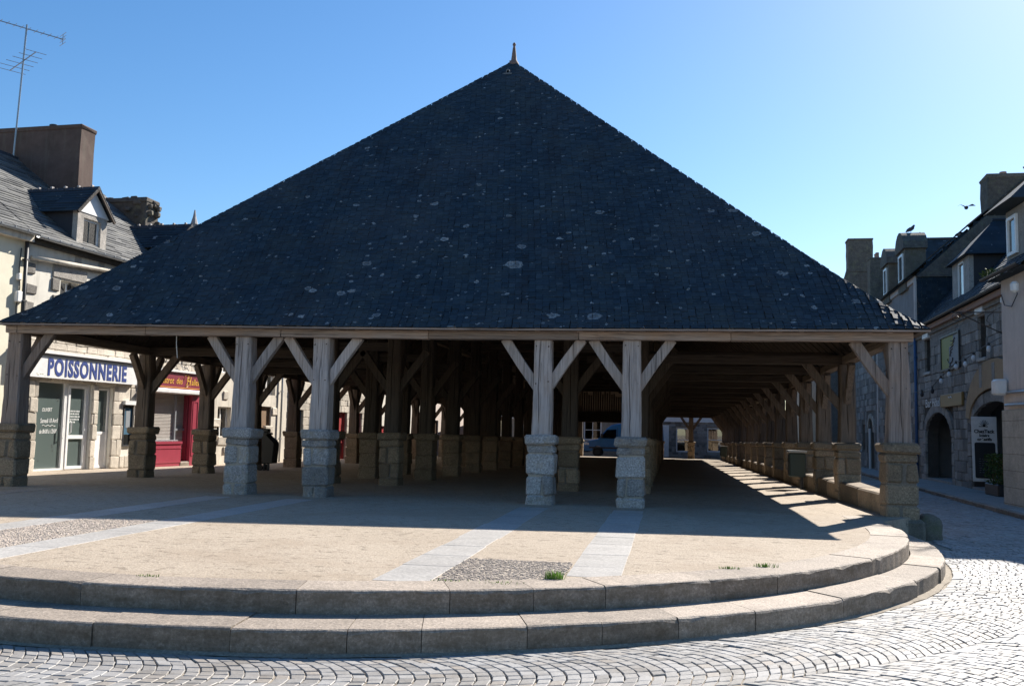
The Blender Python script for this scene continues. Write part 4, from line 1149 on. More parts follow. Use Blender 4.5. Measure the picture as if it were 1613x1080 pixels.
# shutters, sill panel, pilasters
def slatted(s0, s1, z0, z1, d, par):
    f = obj('roller_shutter', LG().box(s0, s1, d-.06, d-.02, z0, z1), 'shutter', par); g = LG(); z = z0
    while z < z1-.02: g.prism([(d-.02, z+.004), (d-.004, z+.012), (d-.004, z+.034), (d-.02, z+.042)], 0, s0, s1); z += .046
    obj('slat', g, 'shutter', f, kind='stuff'); return f
slatted(10.42, 12.1, .72, 2.18, -.14, bis); slatted(12.14, 12.66, .06, 2.18, -.14, bis)
obj('shutter_rail', LG().box(12.09, 12.15, -.16, -.08, .06, 2.2), 'zinc', bis); obj('shutter_bar', LG().box(12.15, 12.66, -.14, -.09, 1.02, 1.09), 'zinc', bis)
obj('sill_rail', LG().box(10.4, 12.2, -.14, .0, .69, .73), 'zinc', bis)
sp = obj('sill_panel', LG().box(10.3, 12.24, -.12, .1, -.25, .68), 'red_paint', bis)
g = LG(); g.box(10.3, 12.26, .1, .13, .60, .68); g.box(10.3, 12.24, .1, .115, .45, .48); g.box(10.3, 12.24, .1, .115, .0, .03); g.box(10.3, 12.26, .1, .125, -.25, -.12); obj('moulding', g, 'red_paint', sp)
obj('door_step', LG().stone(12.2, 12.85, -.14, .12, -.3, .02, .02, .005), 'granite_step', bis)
for (s0, s1) in ((12.72, 13.14), (10.0, 10.28)):
    pl_ = obj('pilaster', LG().box(s0, s1, -.12, .12, -.25, 2.2), 'red_paint', bis); g = LG(); frame(g, s0+.06, s1-.06, .2, 2.0, .12, .135, .03); obj('moulding', g, 'red_paint', pl_)
obj('pilaster_return', LG().box(12.66, 12.72, -.3, .0, -.25, 2.2), 'maroon_paint', bis)
obj('lining', LG().box(10.2, 13.0, -.5, -.46, -.3, 2.3), 'dark_room', bis)
dormer(bis, LF, 11.4, 12.9, -.02, 5.8, 6.95, 7.8, 2.2, face='granite_wall')
rc = chimney(bis, LF, 12.95, 13.7, -5.2, -2.2, 7.2, 9.02, 'rubble_chimney')
for k in range(46):          # rough stones of its broken top and faces
    s, d, z = lr.choice([(12.95, lr.uniform(-5.1, -2.3), lr.uniform(7.5, 9.0)), (lr.uniform(13, 13.65), -2.2, lr.uniform(7.5, 9.0)), (lr.uniform(13, 13.6), lr.uniform(-5.1, -2.3), 9.02)])
    a = lr.uniform(.07, .16); obj('stone', LG().stone(s-a*.6, s+a*.6, d-a, d+a, z-a*.55, z+a*.55, .05, .02, lr), 'rubble_chimney', rc)
obj('roof_spike', LG().lathe([(.1, -.5), (.1, 0), (.13, .05), (.06, .3), (.02, .55)], (13.2, -.45, 8.02), 8), 'lead', bis)

# --- the further houses of the left side, seen between the posts
def plain_house(name, label, s0, s1, h, wallm, holes, clad=None, roofm='slate'):
    t = thing(name, label, 'house', LF(((s0+s1)/2, 0, -.2)))
    zb = shear(s0)
    obj('wall', wall(LG(), s0, s1, -1.2, h, -.4, -.03, [(a, b, c+zb, d+zb) for (a, b, c, d, k) in holes]), wallm, t)
    obj('back_wall', LG().box(s0, s1, -8.8, -8.5, -1.2, h), wallm, t)
    if clad: cladding(t, LF, s0+.02, s1-.02, -.25+zb, 3.4, [(a, b, c+zb, d+zb) for (a, b, c, d, k) in holes], .32, .5, clad, dep=.08, d=0, rr=random.Random(int(s0*7)), limit=220)
    gable_roof(t, LF, s0, s1, 0, 8.7, h+.05, 3.3 if s0 < 14 else 3.6, 'slate_grey'); gutter(t, LF, s0, s1, .2, h+.05)
    for (a, b, c, d, k) in holes:
        if k == 'w': window(t, LF, a, b, c+zb, d+zb)
        else:
            dr = obj('door', LG().box(a, b, -.2, -.13, c+zb, d+zb), k, t); g = LG(); frame(g, a, b, c+zb, d+zb, -.13, -.09, .07); g.box(a+.07, b-.07, -.13, -.1, c+zb+.9, c+zb+1.0); obj('door_frame', g, k, dr)
            obj('handle', LG().tube([(b-.14, -.06, c+zb+1.05), (b-.14, -.06, c+zb+1.18)], .02, 5), 'zinc', dr)
    return t
a = plain_house('pale_stone_house', 'pale rendered stone house right of the red bistro with a brown wooden door', 13.31, 19.9, 5.6, 'pale_render',
    [(17.5, 18.55, -.2, 2.1, 'brown_door'), (17.9, 18.8, 2.55, 3.7, 'w'), (14.6, 15.5, .7, 2.0, 'w'), (14.6, 15.5, 3.2, 4.5, 'w')])
for k in range(16):
    s = lr.uniform(13.5, 19.6); z = lr.uniform(-.2, 2.9); obj('stone', LG().stone(s, s+lr.uniform(.3, .7), -.1, .012, z, z+lr.uniform(.2, .35), .03, .015), 'granite_pale', a)
pipe(a, LF, 19.2, .06, -.2, 5.4, .04)
b = plain_house('granite_house', 'pale granite house with a dark door and two red doors behind the left hand posts', 19.92, 28.2, 5.9, 'mortar',
    [(20.5, 21.3, -.2, 2.1, 'blue_door'), (24.9, 25.9, -.2, 2.15, 'red_door'), (26.8, 27.7, -.2, 2.15, 'red_door'), (22.3, 23.3, .7, 2.0, 'w'), (21, 22, 3.3, 4.6, 'w'), (25.3, 26.3, 3.3, 4.6, 'w')], 'granite_pale')
pipe(b, LF, 24.1, .06, -.3, 5.7, .045, 'terracotta')
c_ = plain_house('white_house', 'white rendered house further down the left side with a red panelled window and blue door', 28.22, 37.5, 5.4, 'white_render',
    [(30.2, 31.3, .3, 1.6, 'red_door'), (33.3, 34.3, -.2, 2.2, 'blue_door'), (29.0, 29.8, 2.9, 4.2, 'w'), (35.5, 36.6, .6, 2.0, 'w')])
d_ = plain_house('grey_house', 'grey rendered house at the far end of the left side', 37.52, 52, 5.8, 'beige_render',
    [(39.0, 40.0, -.2, 2.1, 'brown_door'), (42, 43.2, .6, 2.0, 'w'), (46, 47.2, .6, 2.0, 'w'), (49, 50, -.2, 2.1, 'red_door')])
# ------------------------------------------------------------------ houses on the right (in shade) and beyond the far end
RF = Fr((13.313, 0), (.0427, 1), (-1, .0427))
def RG(): return G(RF)
r3 = random.Random(17)
def arch_pts(s0, s1, zs, zt, n=12):
    m_ = (s0+s1)/2; hw = (s1-s0)/2
    return [(m_-hw*math.cos(PI*k/n), zs+(zt-zs)*math.sin(PI*k/n)) for k in range(n+1)]
def arch_fill(g, s0, s1, zs, zt, ztop, d0, d1, n=12):
    """masonry between an arch curve and a level line above"""
    p = arch_pts(s0, s1, zs, zt, n)
    for (a, b) in zip(p, p[1:]):
        g.add([(a[0], d0, a[1]), (b[0], d0, b[1]), (b[0], d0, ztop), (a[0], d0, ztop), (a[0], d1, a[1]), (b[0], d1, b[1]), (b[0], d1, ztop), (a[0], d1, ztop)],
              [(0, 1, 2, 3), (7, 6, 5, 4), (0, 4, 5, 1), (3, 2, 6, 7)])
    return g
def voussoirs(parent, s0, s1, zs, zt, d, mat, n=11, w_=.34, fr=None):
    fr = fr or RF
    p = arch_pts(s0, s1, zs, zt, n); q = arch_pts(s0-w_, s1+w_, zs, zt+w_, n)
    for k in range(n):
        g = G(fr); e = .03
        L_ = lambda A, B, t: (A[0]+(B[0]-A[0])*t, A[1]+(B[1]-A[1])*t)
        a, b = L_(p[k], p[k+1], e), L_(p[k], p[k+1], 1-e); c, dd = L_(q[k], q[k+1], 1-e), L_(q[k], q[k+1], e)
        o = r3.uniform(-.01, .012)
        g.add([(a[0], d+o, a[1]), (b[0], d+o, b[1]), (c[0], d+o, c[1]), (dd[0], d+o, dd[1]), (a[0], d-.12, a[1]), (b[0], d-.12, b[1]), (c[0], d-.12, c[1]), (dd[0], d-.12, dd[1])],
              [(0, 1, 2, 3), (7, 6, 5, 4), (0, 4, 5, 1), (1, 5, 6, 2), (2, 6, 7, 3), (3, 7, 4, 0)])
        obj('arch_stone', g, mat, parent)
bar = thing('arched_stone_house', 'shaded granite house with two shop arches, a framed poster and a hipped dormer', 'house', RF((17, 0, -.3)))
Z0 = -.42
A1 = (19.2, 23.4, 1.35, 2.28); A2 = (11.3, 16.6, 1.55, 2.45)
wins = [(14.6, 15.4, 3.85, 5.25), (11.6, 12.6, 3.85, 5.25), (22.3, 23.2, 3.9, 5.2)]
holes = [(A1[0], A1[1], Z0-.1, A1[3]+.15), (A2[0], A2[1], Z0-.1, A2[3]+.15), *wins]
g = wall(RG(), 7.5, 24.78, -1, 5.6, -.45, -.06, holes)
arch_fill(g, *A1[:3], A1[3], A1[3]+.152, -.448, -.062); arch_fill(g, *A2[:3], A2[3], A2[3]+.152, -.448, -.062)
obj('wall', g, 'dark_joint', bar)
obj('back_wall', RG().box(7.5, 24.78, -8.6, -8.4, -1, 5.6), 'granite_wall', bar)
ch_ = [(A1[0]-.36, A1[1]+.36, Z0-.3, A1[3]+.36), (A2[0]-.36, A2[1]+.36, Z0-.3, A2[3]+.36), *[(a-.02, b+.02, c-.02, d+.02) for a, b, c, d in wins]]
cladding(bar, RF, 9.0, 24.76, Z0, 5.5, ch_, .31, .52, 'granite_wall', dep=.12, d=0, rr=random.Random(12), limit=300)
for A in (A1, A2):
    voussoirs(bar, A[0], A[1], A[2], A[3], .03, 'granite_wall', 13)
    for s0, s1 in ((A[0]-.36, A[0]), (A[1], A[1]+.36)):
        z = Z0
        while z < A[2]-.05:
            h = min(r3.uniform(.3, .45), A[2]-z); obj('stone', RG().stone(s0+.01, s1-.01, -.45, .03, z+.006, z+h-.006, .02, .008), 'granite_wall', bar); z += h
for (a, b, c, d) in wins:
    f = window(bar, RF, a, b, c, d, -.22, .06, 1, 1)
    obj('blind_box', RG().stone(a-.05, b+.05, -.12, .12, d-.02, d+.2, .03, .0), 'white_paint', f)
    obj('window_sill', RG().stone(a-.1, b+.1, -.1, .08, c-.13, c-.01, .02, .004), 'granite_slab', f)
cr = obj('cornice', RG().box(7.5, 24.78, -.06, .22, 5.44, 5.62), 'terracotta', bar)
obj('cornice_moulding', RG().box(7.5, 24.78, -.06, .1, 5.3, 5.435), 'granite_wall', cr)
gable_roof(bar, RF, 7.5, 24.78, 0, 8.4, 5.66, 4.9); gutter(bar, RF, 7.5, 24.78, .24, 5.7, 'dark_metal')
pipe(bar, RF, 24.66, .1, -.35, 5.6, .06, 'blue_paint')
# slate hung dormer with hipped roof
sm0, sm1 = 18.25, 20.6; dz0, dze, dzp = 5.9, 7.75, 9.15
dg_ = wall(RG(), sm0, sm1, dz0, dze, -.6, -.45, [(sm0+.75, sm1-.75, dz0+.1, dze-.1)])
dm = obj('dormer', dg_, 'granite_wall', bar)
obj('dormer_cheek', RG().box(sm0-.02, sm0+.1, -3.4, -.6, dz0-.3, dze), 'slate_dark', dm); obj('dormer_cheek', RG().box(sm1-.1, sm1+.02, -3.4, -.6, dz0-.3, dze), 'slate_dark', dm)
f = obj('window', frame(RG(), sm0+.75, sm1-.75, dz0+.1, dze-.1, -.55, -.46, .08), 'white_frame', dm)
obj('pane', RG().box(sm0+.8, sm1-.8, -.52, -.51, dz0+.15, dze-.15), 'window_glass', dm); obj('room_lining', RG().box(sm0+.1, sm1-.1, -.9, -.88, dz0, dze), 'dark_room', dm)
o = .28; smm = (sm0+sm1)/2
g = RG(); g.add([(sm0-o, -.6+.35, dze-.05), (sm1+o, -.25, dze-.05), (sm1+o, -4.2, dze-.05), (sm0-o, -4.2, dze-.05), (smm, -1.6, dzp), (smm, -4.2, dzp)],
                [(0, 1, 4), (1, 2, 5, 4), (3, 0, 4, 5), (0, 3, 2, 1)], .3)
g.t = [.3]*4; obj('dormer_roof', g, 'slate', dm)
g = RG()
for sgn, s_e in ((-1, sm0-o), (1, sm1+o)):
    for i in range(9):
        t0, t1 = i/9, (i+1.2)/9
        sa, sb = s_e+(smm-s_e)*t0, s_e+(smm-s_e)*min(1, t1); za, zb = dze-.05+(dzp-dze+.05)*t0, dze-.05+(dzp-dze+.05)*min(1, t1); d_a, d_b = -.25-1.35*t0, -.25-1.35*min(1, t1)
        g.add([(sa, d_a, za+.012), (sa, -4.2, za+.012), (sb, -4.2, zb+.016), (sb, d_b, zb+.016), (sa, d_a, za-.01), (sa, -4.2, za-.01)], [(0, 1, 2, 3), (0, 4, 5, 1)], r3.random()*.7)
obj('slates', g, 'slate', dm, recalc=False)
obj('ridge_tile', RG().tube([(smm, -1.55, dzp+.02), (smm, -4.2, dzp+.02)], .06, 6), 'slate_dark', dm)
# shop front behind the arches
g = RG(); g.box(8.2, 24.4, -4.2, -4.1, -1, 2.7); g.box(8.2, 24.4, -4.2, -.46, 2.62, 2.7); g.box(24.3, 24.4, -4.1, -.46, -1, 2.62); g.box(8.2, 8.3, -4.1, -.46, -1, 2.62); g.box(17.6, 17.7, -4.1, -.46, -1, 2.62)
obj('inner_wall', g, 'grey_render', bar); obj('threshold', RG().box(8.2, 24.4, -4.1, -.0, -1, Z0+.18), 'pavement', bar)
se = RG(); wall(se, 19.25, 23.3, Z0+.18, 2.2, -1.3, -1.2, [(19.6, 22.6, .55, 2.0)]); si = obj('shop_front', se, 'white_render', bar)
f = obj('shop_window', frame(RG(), 19.6, 22.6, .55, 2.0, -1.28, -1.18, .08), 'white_frame', bar); obj('glazing_bar', RG().box(21.05, 21.15, -1.26, -1.19, .63, 1.92).box(19.68, 22.52, -1.255, -1.2, 1.2, 1.27), 'white_frame', f)
obj('pane', RG().box(19.68, 22.52, -1.24, -1.235, .63, 1.92), 'window_glass', f)
obj('blue_panel', RG().box(19.5, 22.7, -1.18, -1.12, -.1, .5), 'blue_paint', bar); obj('window_ledge', RG().box(19.4, 22.8, -1.2, -1.02, .5, .56), 'white_paint', bar)
g = RG()
for k in range(9): g.box(19.7+k*.33, 19.73+k*.33, -1.0, -.97, Z0+.18, .35)
g.box(19.6, 22.5, -1.0, -.97, .33, .36); g.box(19.6, 22.5, -1.0, -.97, -.1, -.07); obj('railing', g, 'dark_metal', bar)
for (s, z, w_, h_, m_) in ((22.0, 1.4, .5, .45, 'pink_logo'), (20.5, 1.35, .55, .5, 'red_paint'), (21.4, .7, .35, .4, 'red_paint'), (20.3, .75, .3, .3, 'white_paint'), (22.1, .7, .3, .25, 'blue_paint')):
    obj('window_poster', RG().box(s-w_/2, s+w_/2, -1.262, -1.25, z, z+h_), m_, f)
obj('flower_pot', RG().lathe([(.12, 0), (.18, .25), (.16, .25)], (20.9, -1.08, .56), 10), 'red_paint', bar)
# ochre plaster over the second arch
p = arch_pts(11.1, 16.45, 1.95, 2.85, 16); q = arch_pts(10.6, 16.9, 2.0, 3.72, 16); g = RG()
for k in range(16):
    g.add([(p[k][0], .035, p[k][1]), (p[k+1][0], .035, p[k+1][1]), (q[k+1][0], .035, q[k+1][1]), (q[k][0], .035, q[k][1]), (p[k][0], .09, p[k][1]), (p[k+1][0], .09, p[k+1][1]), (q[k+1][0], .09, q[k+1][1]), (q[k][0], .09, q[k][1])],
          [(3, 2, 1, 0), (4, 5, 6, 7), (0, 1, 5, 4), (2, 3, 7, 6)])
g.add([(q[0][0], .04, q[0][1]), (q[0][0], .09, q[0][1]), (p[0][0], .09, p[0][1]), (p[0][0], .04, p[0][1])], [(0, 1, 2, 3)])
obj('arch_plaster', g, 'ochre_render', bar)
g = RG()
for s in (11.9, 13.6, 15.0): g.box(s-.14, s+.14, .09, .1, 2.9, 3.6)
obj('exposed_stone', g, 'granite_wall', bar)
# poster, plaque and letters
po = obj('poster_frame', frame(RG(), 17.6, 20.3, 3.72, 5.0, .03, .1, .07), 'dark_metal', bar)
obj('poster', RG().box(17.66, 20.24, .04, .06, 3.78, 4.94), 'poster_grey', po); obj('poster_band', RG().box(19.1, 20.2, .061, .066, 3.8, 4.92), 'poster_green', po)
obj('poster_band', RG().box(18.5, 19.1, .061, .066, 4.55, 4.92), 'poster_green', po)
g = RG()
for k in range(5): g.tube([(18.2+.12*k, .07, 4.8-.12*k), (18.5+.1*k, .07, 4.7-.1*k), (18.9, .07, 4.75-.14*k)], .016, 4)
g.tube([(18.9-.35*math.cos(a*.35), .07, 4.12-.17*math.sin(a*.35)) for a in range(10)], .02, 4); g.tube([(18.9, .07, 3.95), (18.9, .07, 3.84)], .02, 4); g.tube([(18.6, .07, 3.84), (19.1, .07, 3.84)], .02, 4)
obj('poster_drawing', g, 'dark_metal', po)
pq = obj('plaque', RG().stone(17.25, 20.3, .03, .12, 2.42, 2.88, .02, 0), 'brass_sign', bar)
g = RG().tube([(18.6, .125, 2.72), (18.75, .125, 2.77), (18.9, .125, 2.72), (19.05, .125, 2.76)], .018, 4); obj('plaque_mark', g, 'white_lettering', pq)
lb = obj('letter_rail', RG().box(20.6, 23.2, .03, .045, 2.66, 2.68), 'dark_metal', bar)
text('Bar', RF, 23.1, .05, 2.5, .46, 'white_lettering', lb, flip=-1, width=.95); text('Hôtel', RF, 21.95, .05, 2.5, .46, 'white_lettering', lb, flip=-1, width=1.2)
# tall white board standing in the second arch
bd = thing('shop_board', 'tall white shop board with a black chalk panel leaning in the stone archway', 'sign board', (13.8, 14.5, .03))
BF = Fr((13.44, 14.5), (.95, -.1), (-.1, -.95))
TT = lambda p: BF((p[0]*.74, p[1]-p[2]*.05, .03+p[2]*.86))
BG = lambda: G(TT)
obj('board', BG().stone(0, .96, -.05, 0, -.02, 2.28, .015, 0), 'white_paint', bd)
g = BG(); n = 6; ww, z0_, z1_, rd = (.09, .87), .1, 1.36, .07
pts = []
for (cx, cz, a0) in ((ww[1]-rd, z1_-rd, 0), (ww[0]+rd, z1_-rd, 90), (ww[0]+rd, z0_+rd, 180), (ww[1]-rd, z0_+rd, 270)):
    for k in range(n+1): a = math.radians(a0+90*k/n); pts.append((cx+rd*math.cos(a), cz+rd*math.sin(a)))
g.prism(pts, 1, .002, .012); obj('chalk_panel', g, 'chalkboard', bd)
for (t_, z, sz, wd) in (('ChezTack', 1.70, .17, .78), ('loisirs', 1.57, .13, .38), ('créatifs', 1.43, .14, .55)): text(t_, TT, .48-wd/2, .006, z, sz, 'chalkboard', bd, width=wd, bold=.006)
g = BG()
for k in range(7):
    a = math.radians(30+20*k); g.tube([(.48, .008, 1.92), (.48+.1*math.cos(a), .008, 1.92+.14*math.sin(a)), (.48+.2*math.cos(a), .008, 1.91+.26*math.sin(a))], .008, 4)
g.tube([(.28, .008, 1.93), (.62, .008, 1.925)], .012, 4); obj('plant_drawing', g, 'chalkboard', bd)
g = BG()
for i in range(7):
    s = .25
    while s < .7: w_ = r3.uniform(.04, .12); g.box(s, s+w_, .013, .016, .78-i*.08, .79-i*.08); s += w_+.05
obj('chalk_writing', g, 'poster_grey', bd)
# planter box hedge beside the board
hd = thing('planter', 'dark trough planter with a clipped evergreen beside the white board', 'planter', RF((12.55, .3, -.25)))
obj('trough', RG().stone(11.9, 13.2, .1, .5, -.3, .05, .03, .005), 'dark_metal', hd)
g = RG()
for _ in range(900):
    s, d, z = r3.uniform(11.9, 13.2), r3.uniform(.06, .54), r3.uniform(.04, .9); a = r3.uniform(0, 6.3); e = .045
    u = Vector((math.cos(a), math.sin(a), r3.uniform(-.6, .6)))*e; v = Vector((-math.sin(a)*.5, math.cos(a)*.5, .8))*e
    c = Vector((s, d, z)); g.add([tuple(c-u), tuple(c+v*.6), tuple(c+u), tuple(c-v*.6)], [(0, 1, 2, 3)])
obj('foliage', g, 'leaf', hd, recalc=False, kind='stuff')
for k in range(5): obj('stem', RG().tube([(12.05+k*.25, .3, .04), (12.1+k*.25, .3, .8)], .02, 5), 'brown_door', hd)

# --- beige house projecting at the right edge
bei = thing('beige_house', 'beige rendered house at the right edge with a slate roof and a dormer', 'house', (12.47, 7, -.35))
BH = Fr((12.47, 0), (0, 1), (-1, 0))
def BHG(): return G(BH)
obj('wall', wall(BHG(), 6.15, 8.6, -1, 5.25, -.4, 0, [(6.2, 6.9, -.35, 1.95)]), 'beige_render', bei)
obj('end_wall', G().box(12.88, 20.4, 8.3, 8.62, -1, 5.2), 'beige_render', bei); obj('end_wall', G().box(12.88, 20.4, 6.17, 6.4, -1, 5.2), 'beige_render', bei)
obj('plinth', BHG().stone(7.1, 8.62, 0, .05, -.6, 2.02, .015, .0), 'granite_pale', bei)
g = BHG()
for k in range(6): g.box(7.1, 8.625, .05, .053, -.25+k*.4, -.242+k*.4)
obj('joint', g, 'dark_joint', bei)
obj('door', BHG().box(6.2, 6.9, -.3, -.2, -.35, 1.95), 'white_frame', bei)
for z in (2.12, 2.42): obj('conduit', BHG().tube([(6.0, .06, z), (8.3, .06, z+.02)], .035, 6), 'zinc', bei)
obj('meter_box', BHG().stone(8.2, 8.6, .02, .3, 2.38, 2.78, .05, 0), 'white_paint', bei)
gable_roof(bei, BH, 6.15, 8.75, 0, 8.2, 5.3, 4.4, over=.35); gutter(bei, BH, 6.15, 8.75, .33, 5.32, 'dark_metal')
obj('lamp_housing', BHG().lathe([(.03, .0), (.09, .05), (.10, .2), (.05, .26)], (6.75, .3, 4.7), 10), 'white_paint', bei)
obj('cable', BHG().tube([(8.5, .03, 4.9), (8.2, .06, 4.6), (7.7, .06, 4.5), (7.3, .06, 4.75), (7.0, .2, 4.9)], .012, 5), 'dark_metal', bei)
dmb = obj('dormer', BHG().box(6.9, 8.12, -1.6, 0, 5.4, 6.88), 'granite_wall', bei)
fb = obj('window', frame(BHG(), 7.3, 7.95, 5.75, 6.7, .003, .06, .08), 'white_frame', dmb); obj('pane', BHG().box(7.38, 7.87, .005, .012, 5.83, 6.62), 'window_glass', dmb)
g = BHG(); g.add([(6.5, .42, 6.9), (8.45, .42, 6.9), (8.45, -3.4, 6.9), (6.5, -3.4, 6.9), (7.5, -.7, 7.95), (7.5, -3.4, 7.95)], [(0, 1, 4), (1, 2, 5, 4), (3, 0, 4, 5), (0, 3, 2, 1)], .3)
g.t = [.3]*4; obj('dormer_roof', g, 'slate', dmb)
g = BHG()
for k in range(160):
    s, d = r3.uniform(7.9, 8.8), r3.uniform(.1, .45); z = 5.33+r3.uniform(0, .14); e = r3.uniform(.02, .05); a = r3.uniform(0, 6)
    g.add([(s-e*math.cos(a), d, z), (s+e*math.cos(a), d+e*math.sin(a), z+e), (s, d+e, z+e*1.4)], [(0, 1, 2)])
obj('gutter_moss', g, 'leaf', bei, kind='stuff', recalc=False)
# wrought-iron sign bracket on the beige house
br = thing('iron_bracket', 'wrought iron sign bracket with a scroll reaching out from the beige wall', 'bracket', (12.4, 8.75, 4.4))
KB = Fr((12.62, 8.72), (-1, .12), (0, 1))
g = G(KB).tube([(0, 0, 4.49), (1.28, 0, 4.5)], .016, 6); obj('arm', g, 'dark_metal', br)
obj('stay', G(KB).tube([(.0, 0, 3.9), (.5, 0, 4.16), (1.12, 0, 4.49)], .016, 6), 'dark_metal', br)
obj('scroll', G(KB).tube([(1.2+(.03+.012*k)*math.cos(k*.75+1.2)-.05, 0, 4.36+(.03+.010*k)*math.sin(k*.75+1.2)) for k in range(12)], .011, 5), 'dark_metal', br)
obj('scroll', G(KB).tube([(.02, 0, 4.2), (.06, 0, 4.05), (.02, 0, 4.0), (-.02, 0, 4.06)], .01, 5), 'dark_metal', br)
obj('scroll', G(KB).tube([(.3, 0, 4.49), (.42, 0, 4.4), (.46, 0, 4.28), (.38, 0, 4.2)], .01, 5), 'dark_metal', br)
# string of lamps across the arched house
st = thing('string_lights', 'festoon cable of white and black bulbs strung along the arched stone house', 'string lights', RF((17, .3, 3.6)))
pts = [(24.5, 3.1), (22.5, 3.15), (20.7, 3.2), (19.3, 3.5), (18.1, 3.66), (17.1, 3.86), (15.9, 3.86), (14.9, 3.98), (13.2, 4.12), (11.8, 4.2)]
obj('cable', RG().tube([(s, .3, z) for s, z in pts], .012, 5), 'dark_metal', st)
for k, (s, z) in enumerate(pts[1:-1]):
    m_ = 'bulb_black' if k < 2 else 'bulb_white'; o_ = obj('bulb', RG().lathe([(.025, 0), (.03, -.06), (.06, -.11), (.068, -.18), (.045, -.24), (.008, -.255)], (s, .3, z), 10), m_, st, smooth=True)
    obj('socket', RG().lathe([(.035, .03), (.035, -.08)], (s, .3, z), 8), 'dark_metal', o_)

# --- taller house behind it with the gable and big chimney
tall = thing('gabled_house', 'taller house behind the arched one, slate hung gable, big chimney, round topped dormers', 'house', RF((29, 0, -.4)))
hw = [(26.2, 27.2, 1.0, 2.2), (28.6, 29.6, -.45, 2.0), (31.5, 32.6, .6, 2.1), (26.4, 27.3, 3.6, 5.0), (30, 31, 3.6, 5.0)]
obj('wall', wall(RG(), 24.8, 34.5, -1, 8.05, -.4, -.02, hw), 'grey_render', tall)
for (a, b, c, d) in hw: window(tall, RF, a, b, c, d)
cladding(tall, RF, 25.1, 34.2, -.45, 5.8, [(a-.1, b+.1, c-.1, d+.1) for a, b, c, d in hw], .36, .62, 'granite_wall', dep=.1, d=-.005, rr=random.Random(31), limit=200)
for (z0, z1, s0, s1) in ((7.8, 8.04, 24.8, 34.5), (5.85, 6.0, 24.8, 34.5), (-.5, 7.8, 24.78, 25.05), (-.5, 7.8, 34.2, 34.5)): obj('render_band', RG().box(s0, s1, -.02, .05, z0, z1), 'beige_render', tall)
g = RG(); gd_ = [(-.02, -1), (-.02, 8.1), (-4.4, 12.0), (-8.7, 8.1), (-8.7, -1)]; g.prism(gd_, 0, 24.8, 25.1); obj('gable_wall', g, 'slate_dark', tall)
g = RG(); r4 = random.Random(6)
z = 5.6
while z < 11.7:
    dmax = 0 if z < 8.1 else -(z-8.1)*1.13
    s_ = dmax; dmin = -8.7 if z < 8.1 else -8.7+(z-8.1)*1.1
    d = s_-r4.uniform(0, .2)
    while d > max(dmin, -7.5): g.add([(24.785, d, z), (24.785, d-.19, z), (24.795, d-.19, z+.2), (24.795, d, z+.2)], [(0, 1, 2, 3)], r4.random()*.8); d -= .2
    z += .15
obj('hung_slates', g, 'slate', tall, recalc=False, kind='stuff')
gable_roof(tall, RF, 24.7, 34.5, 0, 8.8, 8.08, 4.05)
chimney(tall, RF, 24.75, 25.9, -8.2, -2.85, 9.0, 12.25, 'rubble_chimney')
obj('chimney_cap', RG().lathe([(.16, 0), (.14, .3), (.3, .36), (.33, .42), (.1, .5)], (25.3, -4.7, 12.24), 9), 'dark_metal', tall)
obj('chimney_pot', RG().lathe([(.14, 0), (.14, .22)], (25.3, -3.6, 12.24), 9), 'terracotta', tall)

# --- dormered house further back, chimney gable at the end
dh = thing('dormered_house', 'far house with a dark blue slate cross roof on whose ridge birds sit', 'house', RF((40, 0, -.4)))
AD = (36.0, 37.9); g = RG().box(34.52, 50, -8.6, -.4, -1, 7.9); wall(g, 34.52, 50, -1, 7.9, -.398, -.02, [(*AD, -.9, 2.42), (38.8, 39.7, .6, 2.0)])
obj('wall', g, 'step_bed', dh); g = arch_fill(RG(), *AD, 1.55, 2.3, 2.422, -.39, -.03); obj('arch_head', g, 'granite_wall', dh)
obj('door', RG().box(AD[0]-.02, AD[1]+.02, -.395, -.33, -.7, 2.42), 'blue_door', dh); window(dh, RF, 38.8, 39.7, .6, 2.0)
obj('drain_pipe', RG().tube([(36.45, .12, -.5), (36.45, .12, 1.75)], .065, 8), 'white_paint', dh)
voussoirs(dh, *AD, 1.55, 2.3, .03, 'granite_pale', 9, .26)
cladding(dh, RF, 34.6, 42, -.55, 5.9, [(AD[0]-.28, AD[1]+.28, -1, 2.6), (38.7, 39.8, .5, 2.1)], .36, .62, 'granite_wall', dep=.1, d=0, rr=random.Random(31), limit=280)
g = RG(); cross = [(40.2, 8.7), (44.3, 13.4), (48.4, 8.7)]
g.prism(cross, 1, -8.6, -3.0); obj('cross_roof', g, 'slate_dark', dh)
g = RG(); n = 20
for i in range(n):
    t0, t1 = i/n, (i+1.2)/n
    d = -3.0
    while d > -8.5: 
        w_ = r3.uniform(.5, .9); g.add([(40.18+4.1*t0, d, 8.74+4.7*t0), (40.18+4.1*t0, d-w_, 8.74+4.7*t0), (40.18+4.1*t1, d-w_, 8.72+4.7*t1), (40.18+4.1*t1, d, 8.72+4.7*t1)], [(0, 1, 2, 3)], r3.random()*.8); d -= w_
obj('slates', g, 'slate', dh, recalc=False, kind='stuff')
obj('ridge_tile', RG().tube([(44.3, -2.9, 13.43), (44.3, -8.6, 13.43)], .1, 6), 'slate_dark', dh)
gable_roof(dh, RF, 34.52, 50, 0, 8.6, 7.95, 2.2)
